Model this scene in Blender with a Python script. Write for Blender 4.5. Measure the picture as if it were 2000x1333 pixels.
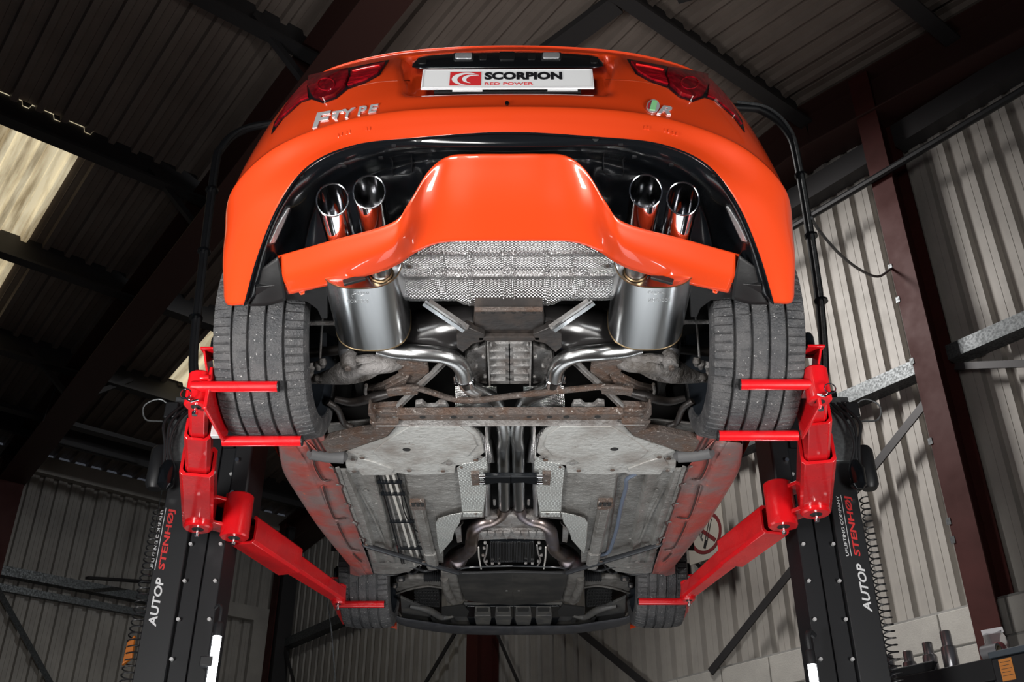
import bpy, bmesh, math, random
import numpy as np
from mathutils import Vector, Matrix
from mathutils.bvhtree import BVHTree
random.seed(7)
C = bpy.context.scene.collection
for o in list(bpy.data.objects): bpy.data.objects.remove(o)

# ------------------------------------------------ camera, world, lights, exposure
F, PITCH, CZ = 2020.0, math.radians(30.9), 0.4
cd = bpy.data.cameras.new('camera'); cam = bpy.data.objects.new('camera', cd); C.objects.link(cam)
cam.location = (0, 0, CZ); cam.rotation_euler = (math.radians(90)+PITCH, 0, 0)
cd.sensor_width = 36; cd.lens = 36*F/2000; cd.clip_start = .05; cd.clip_end = 200
bpy.context.scene.camera = cam
w = bpy.data.worlds.new('world'); bpy.context.scene.world = w; w.use_nodes = True
w.node_tree.nodes['Background'].inputs[0].default_value = (.75, .82, 1, 1)
w.node_tree.nodes['Background'].inputs[1].default_value = .05
vs = bpy.context.scene.view_settings
vs.view_transform = 'Standard'; vs.look = 'None'; vs.gamma = 1; vs.use_curve_mapping = False; vs.exposure = 0.0

def area(name, loc, target, size, power, col=(1, 1, 1), spread=180):
    l = bpy.data.lights.new(name, 'AREA'); l.shape = 'RECTANGLE'; l.size, l.size_y = size; l.energy = power; l.color = col
    l.spread = math.radians(spread)
    o = bpy.data.objects.new(name, l); C.objects.link(o); o.location = loc
    d = Vector(target)-Vector(loc); o.rotation_euler = d.to_track_quat('-Z', 'Y').to_euler()
    return o
area('light_softbox_left', (-2.5, 1.0, .45), (-.35, 3.3, 2.2), (.7, 1.3), 42, (1, .985, .96), 75)
area('light_softbox_right', (2.4, 1.1, .45), (.35, 3.3, 2.2), (.7, 1.3), 29, (1, .985, .96), 75)
area('light_fill_rear', (-.9, -.9, 1.5), (-.1, 2.4, 2.6), (.8, 1.2), 11, (1, .98, .95), 70)  # unseen fill added behind the camera to brighten the tail
area('light_fill_under', (0, 5.0, .12), (0, 4.6, 2.2), (2.2, 1.5), 12, (.95, .98, 1), 120)  # unseen floor panel added to brighten the undersides and show in their reflections
area('light_added_right_wall', (.2, 6.1, 6.0), (3.8, 6.4, 2.2), (.8, .8), 40, (1, .965, .935), 92)  # unseen lamp added above the car to light the right wall
area('light_added_back_wall', (-.3, 6.2, 6.0), (-4.2, 11.0, 2.8), (.35, .35), 14, (.95, .98, 1), 110)  # weaker unseen lamp, added to light the back wall

# ------------------------------------------------ pixel -> ray helpers (measured from the photograph)
cp, sp = math.cos(PITCH), math.sin(PITCH)
def ray(px, py, cx=1000):
    u = 667-py
    return np.array([px-cx, F*cp-u*sp, F*sp+u*cp])
CAM = np.array([0, 0, CZ])
def aty(px, py, Y, cx=1000): r = ray(px, py, cx); return CAM+r*(Y/r[1])
def atz(px, py, Z, cx=1000): r = ray(px, py, cx); return CAM+r*((Z-CZ)/r[2])
def Kc(py): return float(np.interp(py, (0, 300, 700, 1170), (991.5, 991.5, 995.5, 1002)))   # the car's centre line in the photograph
def Lz(px, py, Z, s=-1): p = atz(px, py, Z, Kc(py)); return np.array([-s*p[0], p[1], p[2]])   # left-half pixel -> car point, mirrored when s=+1
def Ly(px, py, Y, s=-1): p = aty(px, py, Y, Kc(py)); return np.array([-s*p[0], p[1], p[2]])

# ------------------------------------------------ materials
MATS = {}
def mat(name, base, rough=.5, metal=0., coat=0., noise=None, bump=None, emit=None, spec=.5, fleck=None, streak=None):
    if name in MATS: return MATS[name]
    m = bpy.data.materials.new(name); m.use_nodes = True; nt = m.node_tree; b = nt.nodes['Principled BSDF']
    b.inputs['Base Color'].default_value = (*base, 1); b.inputs['Roughness'].default_value = rough
    b.inputs['Metallic'].default_value = metal; b.inputs['Coat Weight'].default_value = coat
    b.inputs['Coat Roughness'].default_value = .04; b.inputs['Specular IOR Level'].default_value = spec
    tc = nt.nodes.new('ShaderNodeTexCoord')
    col = None
    def noise_node(scale, detail=6, rgh=.6, stretch=None):
        n = nt.nodes.new('ShaderNodeTexNoise'); n.inputs['Scale'].default_value = scale
        n.inputs['Detail'].default_value = detail; n.inputs['Roughness'].default_value = rgh
        if stretch:
            mp = nt.nodes.new('ShaderNodeMapping'); mp.inputs['Scale'].default_value = stretch
            nt.links.new(tc.outputs['Object'], mp.inputs[0]); nt.links.new(mp.outputs[0], n.inputs['Vector'])
        else: nt.links.new(tc.outputs['Object'], n.inputs['Vector'])
        return n
    if noise:                       # (scale, second colour, low, high[, stretch])
        n = noise_node(noise[0], stretch=noise[4] if len(noise) > 4 else None)
        mr = nt.nodes.new('ShaderNodeMapRange'); mr.inputs[1].default_value = noise[2]; mr.inputs[2].default_value = noise[3]
        nt.links.new(n.outputs['Fac'], mr.inputs[0])
        mx = nt.nodes.new('ShaderNodeMix'); mx.data_type = 'RGBA'
        mx.inputs[6].default_value = (*base, 1); mx.inputs[7].default_value = (*noise[1], 1)
        nt.links.new(mr.outputs[0], mx.inputs[0]); col = mx.outputs[2]
        r2 = nt.nodes.new('ShaderNodeMapRange'); r2.inputs[3].default_value = rough; r2.inputs[4].default_value = min(1, rough+.15)
        nt.links.new(mr.outputs[0], r2.inputs[0]); nt.links.new(r2.outputs[0], b.inputs['Roughness'])
    if fleck:                       # (scale, colour, threshold)
        n = noise_node(fleck[0], 3, .7); mr = nt.nodes.new('ShaderNodeMapRange')
        mr.inputs[1].default_value = fleck[2]; mr.inputs[2].default_value = fleck[2]+.06
        nt.links.new(n.outputs['Fac'], mr.inputs[0])
        mx = nt.nodes.new('ShaderNodeMix'); mx.data_type = 'RGBA'; mx.inputs[7].default_value = (*fleck[1], 1)
        if col: nt.links.new(col, mx.inputs[6])
        else: mx.inputs[6].default_value = (*base, 1)
        nt.links.new(mr.outputs[0], mx.inputs[0]); col = mx.outputs[2]
    if col: nt.links.new(col, b.inputs['Base Color'])
    if bump:                        # (scale, strength, distance[, 'dimple'])
        bp = nt.nodes.new('ShaderNodeBump'); bp.inputs['Strength'].default_value = bump[1]; bp.inputs['Distance'].default_value = bump[2]
        if len(bump) > 3:
            v = nt.nodes.new('ShaderNodeTexVoronoi'); v.inputs['Scale'].default_value = bump[0]; v.inputs['Randomness'].default_value = 0
            mp = nt.nodes.new('ShaderNodeMapping'); mp.inputs['Rotation'].default_value = (0, 0, math.radians(45)); mp.inputs['Scale'].default_value = (1, 1, .01)
            nt.links.new(tc.outputs['Object'], mp.inputs[0]); nt.links.new(mp.outputs[0], v.inputs['Vector'])
            nt.links.new(v.outputs['Distance'], bp.inputs['Height'])
        else:
            n = noise_node(bump[0], 5); nt.links.new(n.outputs['Fac'], bp.inputs['Height'])
        nt.links.new(bp.outputs[0], b.inputs['Normal'])
    if emit:
        b.inputs['Emission Color'].default_value = (*emit[0], 1); b.inputs['Emission Strength'].default_value = emit[1]
        if col: nt.links.new(col, b.inputs['Emission Color'])
    MATS[name] = m; return m

# ------------------------------------------------ mesh helpers
def origin(p):
    v = Vector((0, 0, 0)); ang = 0
    m = Matrix.Identity(4)
    while p is not None: m = (Matrix.Translation(p.location) @ p.rotation_euler.to_matrix().to_4x4()) @ m; p = p.parent
    return m
class MB:
    def __init__(s): s.v = []; s.f = []
    def add(s, vs, fs):
        n = len(s.v); s.v += [tuple(float(c) for c in v) for v in vs]; s.f += [tuple(i+n for i in f) for f in fs]; return s
    def box(s, lo, hi):
        (a, b, c), (d, e, g) = lo, hi
        return s.add([(a, b, c), (d, b, c), (d, e, c), (a, e, c), (a, b, g), (d, b, g), (d, e, g), (a, e, g)],
                     [(0, 3, 2, 1), (4, 5, 6, 7), (0, 1, 5, 4), (1, 2, 6, 5), (2, 3, 7, 6), (3, 0, 4, 7)])
    def bar(s, p0, p1, w, h, up=(0, 0, 1), w1=None, h1=None, ch=0):   # tapered box along p0-p1; ch chamfers the edges
        p0, p1 = np.array(p0, float), np.array(p1, float); d = p1-p0; d /= np.linalg.norm(d)
        x = np.cross(d, up); x /= np.linalg.norm(x); z = np.cross(x, d); w1 = w1 or w; h1 = h1 or h
        vs = []
        for p, ww, hh in ((p0, w, h), (p1, w1, h1)):
            if ch:
                c = ch; q = [(-ww/2+c, -hh/2), (ww/2-c, -hh/2), (ww/2, -hh/2+c), (ww/2, hh/2-c), (ww/2-c, hh/2), (-ww/2+c, hh/2), (-ww/2, hh/2-c), (-ww/2, -hh/2+c)]
            else: q = [(-ww/2, -hh/2), (ww/2, -hh/2), (ww/2, hh/2), (-ww/2, hh/2)]
            vs += [p+x*a+z*b for a, b in q]
        n = len(q)
        return s.add(vs, [tuple(range(n))[::-1], tuple(range(n, 2*n))]+[(i, (i+1) % n, n+(i+1) % n, n+i) for i in range(n)])
    def hollow(s, p0, p1, w, h, t, up=(0, 0, 1)):                      # open rectangular tube with wall thickness t
        p0, p1 = np.array(p0, float), np.array(p1, float); d = p1-p0; d /= np.linalg.norm(d)
        x = np.cross(d, up); x /= np.linalg.norm(x); z = np.cross(x, d); vs = []
        def ring(p, ww, hh):
            c = .012; q = [(-ww/2+c, -hh/2), (ww/2-c, -hh/2), (ww/2, -hh/2+c), (ww/2, hh/2-c), (ww/2-c, hh/2), (-ww/2+c, hh/2), (-ww/2, hh/2-c), (-ww/2, -hh/2+c)]
            return [p+x*a+z*b for a, b in q]
        vs = ring(p0, w, h)+ring(p1, w, h)+ring(p1, w-2*t, h-2*t)+ring(p0, w-2*t, h-2*t)
        fs = []
        for a in range(4):
            b = (a+1) % 4; fs += [(a*8+i, a*8+(i+1) % 8, b*8+(i+1) % 8, b*8+i) for i in range(8)]
        return s.add(vs, fs)
    def tube(s, pts, r, seg=12, caps=True, smooth=0):
        pts = [np.array(p, float) for p in pts]
        rs = list(r) if hasattr(r, '__len__') else [r]*len(pts)
        if smooth: pts, rs = crpath(pts, smooth, rs)
        n = len(pts); vs = []; fs = []; x = None
        for i, p in enumerate(pts):
            d = pts[min(i+1, n-1)]-pts[max(i-1, 0)]; d = d/np.linalg.norm(d)
            if x is None:
                x = np.cross(d, (0, 0, 1)) if abs(d[2]) < .9 else np.cross(d, (1, 0, 0))
            x = x-d*(x@d); x /= np.linalg.norm(x); z = np.cross(x, d)
            vs += [p+(x*math.cos(2*math.pi*k/seg)+z*math.sin(2*math.pi*k/seg))*rs[i] for k in range(seg)]
        for i in range(n-1):
            fs += [(i*seg+k, i*seg+(k+1) % seg, (i+1)*seg+(k+1) % seg, (i+1)*seg+k) for k in range(seg)]
        if caps: fs += [tuple(range(seg))[::-1], tuple(range((n-1)*seg, n*seg))]
        return s.add(vs, fs)
    def cyl(s, p0, p1, r, seg=16, r1=None): return s.tube([p0, p1], [r, r1 if r1 is not None else r], seg)
    def pipe(s, p0, p1, r, t, seg=24, r1=None):                        # open tube with wall thickness
        r1 = r1 or r; p0, p1 = np.array(p0, float), np.array(p1, float)
        a = MB().tube([p0, p1], [r, r1], seg, False); b = MB().tube([p0, p1], [r-t, r1-t], seg, False)
        n = len(s.v); s.add(a.v, a.f); s.add(b.v, [f[::-1] for f in b.f]); m = 2*seg
        s.f += [(n+(k+1) % seg, n+k, n+m+k, n+m+(k+1) % seg) for k in range(seg)]
        s.f += [(n+seg+k, n+seg+(k+1) % seg, n+m+seg+(k+1) % seg, n+m+seg+k) for k in range(seg)]
        return s
    def grid(s, G, flip=False, closed=False):
        r, c = len(G), len(G[0]); vs = [p for row in G for p in row]; fs = []
        for i in range(r-1):
            for j in range(c if closed else c-1):
                k = (j+1) % c; f = (i*c+j, i*c+k, (i+1)*c+k, (i+1)*c+j); fs.append(f[::-1] if flip else f)
        return s.add(vs, fs)
    def prism(s, pts, off):                                            # planar-ish polygon given 3-D thickness vector
        n = len(pts); pts = [np.array(p, float) for p in pts]; off = np.array(off, float)
        return s.add(pts+[p+off for p in pts], [tuple(range(n)), tuple(range(n, 2*n))[::-1]]+[(i, n+i, n+(i+1) % n, (i+1) % n) for i in range(n)])
    def lathe(s, prof, c, axis='X', seg=64, rfun=None, a0=0, a1=2*math.pi):
        full = abs(a1-a0-2*math.pi) < 1e-6; vs = []; fs = []; m = seg if full else seg+1
        for k in range(m):
            a = a0+(a1-a0)*k/seg; ca, sa = math.cos(a), math.sin(a)
            for j, (x, r) in enumerate(prof):
                if rfun: r = rfun(j, k, r)
                vs.append((c[0]+x, c[1]+r*ca, c[2]+r*sa) if axis == 'X' else (c[0]+r*ca, c[1]+r*sa, c[2]+x) if axis == 'Z' else (c[0]+r*ca, c[1]+x, c[2]+r*sa))
        n = len(prof)
        for k in range(seg):
            q = (k+1) % m
            for j in range(n-1): fs.append((k*n+j, k*n+j+1, q*n+j+1, q*n+j))
        return s.add(vs, fs)
def crpath(P, sub, rs=None):
    P = [np.array(p, float) for p in P]; n = len(P); out = []; ro = []
    Q = [2*P[0]-P[1]]+P+[2*P[-1]-P[-2]]
    for i in range(n-1):
        a, b, c, d = Q[i:i+4]
        for k in range(sub):
            t = k/sub; out.append(.5*((2*b)+(c-a)*t+(2*a-5*b+4*c-d)*t*t+(3*b-a-3*c+d)*t**3))
            if rs: ro.append(rs[i]*(1-t)+rs[i+1]*t)
    out.append(P[-1])
    if rs: ro.append(rs[-1]); return out, ro
    return out
def crgrid(T, sr, sc):
    rows = [crpath([np.array(p, float) for p in r], sc) for r in T]
    cols = [crpath([rows[i][j] for i in range(len(rows))], sr) for j in range(len(rows[0]))]
    return [[cols[j][i] for j in range(len(cols))] for i in range(len(cols[0]))]
def obj(name, mb, m, parent=None, smooth=False, bevel=0, thick=0, kind=None, label=None, weld=False, auto=None):
    me = bpy.data.meshes.new(name)
    vs = mb.v
    if parent is not None:
        inv = origin(parent).inverted()
        A = np.array(inv); V = np.array(vs); vs = (V @ A[:3, :3].T+A[:3, 3]).tolist()
    me.from_pydata(vs, [], mb.f); me.validate()
    bm = bmesh.new(); bm.from_mesh(me)
    if weld: bmesh.ops.remove_doubles(bm, verts=bm.verts, dist=1e-5)
    bmesh.ops.recalc_face_normals(bm, faces=bm.faces)
    bm.to_mesh(me); bm.free()
    o = bpy.data.objects.new(name, me); C.objects.link(o); me.materials.append(m)
    if parent is not None: o.parent = parent
    if thick:
        md = o.modifiers.new('solid', 'SOLIDIFY'); md.thickness = thick; md.offset = 0
    if bevel:
        md = o.modifiers.new('bevel', 'BEVEL'); md.width = bevel; md.segments = 2; md.limit_method = 'ANGLE'; md.angle_limit = math.radians(35)
    if smooth or bevel:
        me.polygons.foreach_set('use_smooth', [True]*len(me.polygons))
        try: me.set_sharp_from_angle(angle=math.radians(auto or 38))
        except Exception: pass
    if kind: o['kind'] = kind
    if label: o['label'] = label
    return o
def thing(name, label, cat, loc=(0, 0, 0), group=None):
    o = bpy.data.objects.new(name, None); C.objects.link(o); o.location = loc; o.empty_display_size = .1
    o['label'] = label; o['category'] = cat
    if group: o['group'] = group
    return o
def tag(o, label, cat, group=None):
    o['label'] = label; o['category'] = cat
    if group: o['group'] = group
    return o
def mir(p): return np.array([-p[0], p[1], p[2]])
def both(mk):                                                          # run a part builder for the left (-1) and right (+1) side
    for s in (-1, 1): mk(s)
def text_mesh(txt, size, extrude, bold=0., shear=0., space=1.):
    c = bpy.data.curves.new('t', 'FONT'); c.body = txt; c.size = size; c.extrude = extrude; c.offset = bold; c.shear = shear
    c.align_x = 'CENTER'; c.align_y = 'CENTER'; c.space_character = space; c.resolution_u = 3
    o = bpy.data.objects.new('t', c); me = bpy.data.meshes.new_from_object(o); bpy.data.objects.remove(o)
    mb = MB(); mb.v = [tuple(v.co) for v in me.vertices]; mb.f = [tuple(p.vertices) for p in me.polygons]
    return mb
def place_text(mb, o, ex, ey, fitw=None, fith=None):                   # put a text mesh at o with axes ex (reading) and ey (up)
    o, ex, ey = (np.array(q, float) for q in (o, ex, ey)); ex /= np.linalg.norm(ex); ey = ey-ex*(ey@ex); ey /= np.linalg.norm(ey); ez = np.cross(ex, ey)
    V = np.array(mb.v); V[:, :2] -= (V[:, :2].max(0)+V[:, :2].min(0))/2
    if fitw: V[:, 0] *= fitw/(V[:, 0].max()-V[:, 0].min())
    if fith: V[:, 1] *= fith/(V[:, 1].max()-V[:, 1].min())
    mb.v = [tuple(o+ex*a+ey*b+ez*c) for a, b, c in V]; return mb

# material library
steel_sheet = mat('painted_cladding', (.42, .395, .36), .5, noise=(3, (.33, .31, .285), .35, .7), bump=(30, .1, .002))
roof_sheetm = mat('roof_sheet_paint', (.23, .19, .165), .45, noise=(2.5, (.18, .145, .125), .35, .7))
sky_m = mat('skylight_sheet', (.80, .70, .48), .6, noise=(1.6, (.26, .19, .10), .42, .66, (5, .45, 1)), emit=((1, .9, .68), .75))
darksteel = mat('dark_steel', (.045, .043, .045), .5, .3)
galv = mat('galvanised_steel', (.15, .16, .165), .42, .6, noise=(60, (.09, .097, .1), .4, .6))
redox = mat('red_oxide_paint', (.060, .011, .009), .6, noise=(4, (.045, .009, .007), .4, .7), spec=.3)
rafter_m = mat('dark_oxide_rafter', (.05, .02, .017), .5)
block_m = mat('painted_block', (.52, .50, .46), .8, bump=(90, .5, .006), noise=(8, (.45, .43, .4), .4, .7))
concrete = mat('concrete', (.33, .325, .31), .7, noise=(3, (.14, .14, .13), .4, .7))
black_paint = mat('black_powder_coat', (.006, .0065, .008), .5, spec=.4)
black_sat = mat('black_satin', (.012, .0125, .014), .45)
red_paint = mat('red_gloss_paint', (.60, .006, .010), .25, coat=.7, noise=(7, (.42, .004, .008), .4, .75), bump=(60, .06, .002))
orange = mat('orange_body_paint', (.74, .058, .009), .34, .15, coat=1.)
chrome = mat('chrome', (.82, .82, .84), .09, 1.)
badge_m = mat('badge_chrome', (.72, .72, .74), .35, .55)
stainless = mat('brushed_stainless', (.64, .66, .67), .16, 1., noise=(1.5, (.58, .60, .62), .3, .75, (14, .5, 14)))
pipe_m = mat('bright_exhaust_pipe', (.62, .63, .63), .22, 1., noise=(3, (.5, .5, .5), .4, .7))
hot_pipe = mat('heat_browned_pipe', (.30, .235, .20), .3, 1., noise=(7, (.24, .22, .25), .35, .65))
rubber = mat('tyre_rubber', (.032, .033, .036), .5, noise=(14, (.075, .073, .074), .38, .66), bump=(130, 1., .006), fleck=(120, (.42, .41, .4), .645))
gloss_black = mat('gloss_black_trim', (.005, .006, .0075), .17, coat=.5)
matt_black = mat('matt_black_plastic', (.005, .005, .0055), .5, bump=(80, .2, .002))
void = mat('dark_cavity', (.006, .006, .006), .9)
rust = mat('rusty_steel', (.105, .085, .075), .58, .35, noise=(14, (.10, .062, .045), .45, .62), bump=(70, 1., .010), fleck=(60, (.36, .33, .31), .62))
cast = mat('cast_alloy', (.25, .245, .24), .5, .55, noise=(12, (.13, .11, .1), .42, .66), bump=(70, .9, .008))
dirty_cast = mat('dirty_suspension_alloy', (.2, .19, .185), .6, .3, noise=(11, (.07, .06, .052), .4, .62), bump=(60, 1., .012))
tray_m = mat('pale_undertray', (.42, .42, .405), .42, .35, noise=(6, (.20, .175, .155), .45, .74), fleck=(34, (.24, .22, .2), .64), bump=(45, .7, .006))
pan_m = mat('grey_floor_pan', (.23, .225, .215), .4, .35, noise=(6, (.085, .078, .07), .42, .7), bump=(40, .8, .008), fleck=(50, (.42, .4, .38), .66))
shield_m = mat('dimpled_heat_shield', (.55, .54, .54), .28, 1., bump=(118, 1., .014, 'dimple'))
shield_p = mat('plain_heat_shield', (.55, .56, .54), .38, .8, bump=(90, .8, .004, 'dimple'), noise=(9, (.42, .42, .4), .4, .7))
sill_m = mat('dusty_orange_sill', (.27, .056, .045), .38, noise=(5, (.15, .105, .10), .38, .6), bump=(45, .5, .004), fleck=(30, (.5, .10, .04), .66), coat=.3)

# ================================================ BUILDING (local x along the ridge, local y along the gable wall)
A38 = math.radians(38.3)
def bframe(name, kind='structure'):
    o = bpy.data.objects.new(name, None); C.objects.link(o); o.rotation_euler = (0, 0, A38); o['kind'] = kind; return o
cA, sA = math.cos(A38), math.sin(A38)
def bw(s, m, z): return np.array([s*cA-m*sA, s*sA+m*cA, z])
SW, MW = 6.2, 12.8
RZ, RM, RK = 6.78, 3.62, .108
def roofz(m): return RZ-RK*abs(m-RM)
def profile(width, pitch, rw=.055, d=.045, sl=.014):
    pts = []; x = 0
    while x < width-1e-6:
        fl = pitch-rw-2*sl
        pts += [(x, 0), (x+fl*.48, 0), (x+fl*.5, -.004), (x+fl*.52, 0), (x+fl, 0), (x+fl+sl, -d), (x+fl+sl+rw, -d), (x+pitch, 0)]
        x += pitch
    out = []
    for p in pts:
        if not out or p != out[-1]: out.append(p)
    return out
def sheet(name, a0, width, pitch, fn, rng, m, parent, rw=.055):          # fn(along, t, depth) -> world point
    pr = profile(width, pitch, rw)
    G = [[fn(a0+x, t, d) for x, d in pr] for t in rng]
    return obj(name, MB().grid(G), m, parent, weld=True)
floor = obj('floor', MB().box((-14, -8, -.2), (16, 18, 0)), concrete); floor['kind'] = 'structure'

ceil = bframe('ceiling')
for i in range(11):
    a0 = -4.7+i
    for m0, m1 in ((-4.5, RM), (RM, 7.32), (7.32, 10.45), (10.45, MW)):
        lit = m0 == 7.32 and i in (5, 8)
        fn = (lambda a, t, d: bw(a, t, roofz(t)+d))
        sheet('skylight_sheet' if lit else 'roof_sheet', a0, 1.0, .25 if lit else .2, fn, (m0, m1), sky_m if lit else roof_sheetm, ceil, .05)
for m in (-2.5, -.9, .7, 2.3, RM+.02, 5.4, 7.3, 8.93, 10.45, 11.9):
    z = roofz(m)+.03; dz = .33
    b = MB().add([bw(s_, m+y, z+q) for s_ in (-4.7, 6.2) for y, q in ((-.05, 0), (.04, 0), (.04, -dz), (-.08, -dz), (-.08, -dz+.025), (.03, -dz+.025), (.03, -.02), (-.05, -.02))],
                 [tuple(range(8)), tuple(range(8, 16))[::-1]]+[(k, k+8, (k+1) % 8+8, (k+1) % 8) for k in range(8)])
    obj('purlin', b, darksteel, ceil)
def ibeam(p0, p1, wd, dp, up, t=.014):
    b = MB(); p0, p1, up = np.array(p0), np.array(p1), np.array(up, float)
    b.bar(p0+up*dp/2, p1+up*dp/2, wd, t, up); b.bar(p0-up*dp/2, p1-up*dp/2, wd, t, up); b.bar(p0, p1, t*.8, dp-t, up); return b
for s_ in (2.36, -3.6, 6.05):
    z = -.42
    obj('rafter', ibeam(bw(s_, RM, roofz(RM)+z), bw(s_, MW-.1, roofz(MW)+z), .3, .42, (0, 0, 1)), rafter_m, ceil)
    obj('rafter', ibeam(bw(s_, RM, roofz(RM)+z), bw(s_, -4.5, roofz(-4.5)+z), .3, .42, (0, 0, 1)), rafter_m, ceil)
for s_, m, z in ((2.36, 7.3, 6.1), (2.36, 10.45, 5.75), (2.36, 5.4, 6.3)):
    for q in (-1, 1):
        obj('rafter_stay', MB().bar(bw(s_+q*.55, m, roofz(m)-.15), bw(s_+q*.03, m, roofz(m)-.58), .05, .05), darksteel, ceil)
obj('ridge_stay', MB().bar(bw(3.6, 5.4, roofz(5.4)-.22), bw(3.93, 3.72, RZ-.22), .17, .06), darksteel, ceil)
obj('ridge_stay', MB().bar(bw(4.25, 3.4, RZ-.2), bw(4.75, 2.3, roofz(2.3)-.22), .12, .05), darksteel, ceil)
# hanging tray, conduit and rods under the roof
obj('cable_tray', MB().bar(bw(1.0, 11.2, 5.52), bw(3.55, 11.2, 5.52), .12, .05), darksteel, ceil)
obj('ceiling_pipe', MB().bar(bw(1.0, 11.75, 5.52), bw(5.8, 11.75, 5.52), .05, .05), darksteel, ceil)
for s_, m, z0, z1 in ((2.2, 10.5, 5.85, 5.3), (3.55, 10.5, 5.85, 5.35), (3.85, 10.6, 5.85, 5.0)):
    obj('hanging_rod', MB().cyl(bw(s_, m, z0), bw(s_, m+.3, z1), .008, 6), black_sat, ceil)
obj('hanging_cord', MB().cyl(bw(3.98, 12.0, 5.8), bw(3.98, 12.0, 4.75), .006, 6), galv, ceil)

wr = bframe('wall_right')
for i in range(17):
    a0 = -4.2+i; zt = roofz(a0+.5)+.04
    sheet('cladding_sheet', a0, 1.0, 1/6, lambda a, t, d: bw(SW-d, a, t), (2.2, zt), steel_sheet, wr, .04)
obj('block_mortar', MB().add([bw(a, b, c) for a in (SW-.085, SW+.05) for b, c in ((-4.2, 0), (12.75, 0), (12.75, 2.28), (-4.2, 2.28))],
    [(0, 1, 2, 3), (7, 6, 5, 4), (0, 4, 5, 1), (1, 5, 6, 2), (2, 6, 7, 3), (3, 7, 4, 0)]), concrete, wr)
blk = None
for c in range(10):
    for k in range(28):
        m0 = 3.42-9*.45+k*.45+(.225 if c % 2 == 0 else 0)+.45
        if m0+.44 > 12.75: continue
        if blk is None:
            blk = obj('concrete_block', MB().box((0, -.44, 0), (.1, 0, .215)), block_m, None, bevel=.006); blk.parent = wr; o = blk
        else: o = blk.copy(); C.objects.link(o)
        o.location = (SW-.1, m0+.44, .02+c*.2255)
for m in (3.02, 8.12, -2.2, 12.6):
    up = np.array([cA, sA, 0]); b = ibeam(bw(SW-.15, m, 0 if m != 3.02 else 1.2), bw(SW-.15, m, roofz(m)-.2), .17, .25, up)
    obj('column', b, redox, wr)
for z in (2.6, 2.72, 3.27, 3.87, 4.37, 4.65):
    b = MB(); c = bw(SW-.285, 3.105, z); b.bar(c, c+np.array([0, 0, .045]), .03, .004, (cA, sA, 0)); obj('cable_clip', b, galv, wr)
for z, mm, mt in ((5.78, darksteel, .2), (3.88, galv, .11)):
    for m0, m1 in ((-4.2, 2.93), (3.1, 8.03), (8.2, 12.5)):
        obj('rail', MB().add([bw(SW-a, b, z+c) for b in (m0, m1) for a, c in ((0, 0), (.13, 0), (.13, mt), (.12, mt), (.12, .01), (0, .01))],
            [(0, 1, 2, 3, 4, 5), (11, 10, 9, 8, 7, 6)]+[(k, k+6, (k+1) % 6+6, (k+1) % 6) for k in range(6)]), mm, wr)
obj('conduit', MB().cyl(bw(SW-.32, -4, 5.44), bw(SW-.32, 9, 5.44), .028, 8), black_sat, wr)
def brace(a, b, w=.06): obj('brace', MB().bar(bw(SW-.12, *a), bw(SW-.12, *b), w, .012, (cA, sA, 0)), darksteel, wr)
brace((8.02, 3.86), (5.95, 2.25)); brace((3.15, 3.66), (5.3, 2.25)); brace((8.2, 3.6), (9.8, 2.3), .05); brace((8.0, 3.2), (7.4, 2.25), .03)
brace((12.45, 3.86), (11.3, 2.3), .05); brace((2.9, 3.82), (.6, 2.9), .05)

wb = bframe('wall_back')
for i in range(11):
    a0 = -4.7+i
    sheet('cladding_sheet', a0, 1.0, 1/6, lambda a, t, d: bw(a, MW-d, t), (0, 5.7), steel_sheet, wb, .04)
def bbox_b(name, s0, s1, m0, m1, z0, z1, mt, parent):
    return obj(name, MB().add([bw(a, b, c) for c in (z0, z1) for a, b in ((s0, m0), (s1, m0), (s1, m1), (s0, m1))],
        [(0, 3, 2, 1), (4, 5, 6, 7), (0, 1, 5, 4), (1, 2, 6, 5), (2, 3, 7, 6), (3, 0, 4, 7)]), mt, parent)
bbox_b('eave_beam', -4.7, 6.2, MW-.1, MW-.002, 5.5, 5.72, steel_sheet, wb)
bbox_b('rail', -4.7, 5.1, MW-.14, MW-.02, 4.18, 4.29, galv, wb)
bbox_b('rail', -4.7, 5.1, MW-.08, MW-.02, 4.02, 4.10, galv, wb)
bbox_b('column', 2.2, 2.5, MW-.4, MW-.1, 0, 5.5, redox, wb)
bbox_b('column', 5.95, 6.15, MW-.35, MW-.1, 0, 5.5, darksteel, wb)
obj('brace', MB().bar(bw(2.5, MW-.1, 4.1), bw(3.7, MW-.1, 2.7), .06, .02, (0, 1, 0)), galv, wb)
obj('brace', MB().bar(bw(3.4, MW-.5, 4.22), bw(4.7, MW-.1, 4.5), .06, .03, (0, 0, 1)), darksteel, wb)
bbox_b('door_frame', 4.9, 5.95, MW-.1, MW-.02, 4.22, 4.4, steel_sheet, wb)
bbox_b('door_frame', 5.72, 5.93, MW-.1, MW-.02, 2, 4.22, steel_sheet, wb)

bolt_m = mat('zinc_bolt', (.5, .5, .5), .4, .3)
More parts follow.
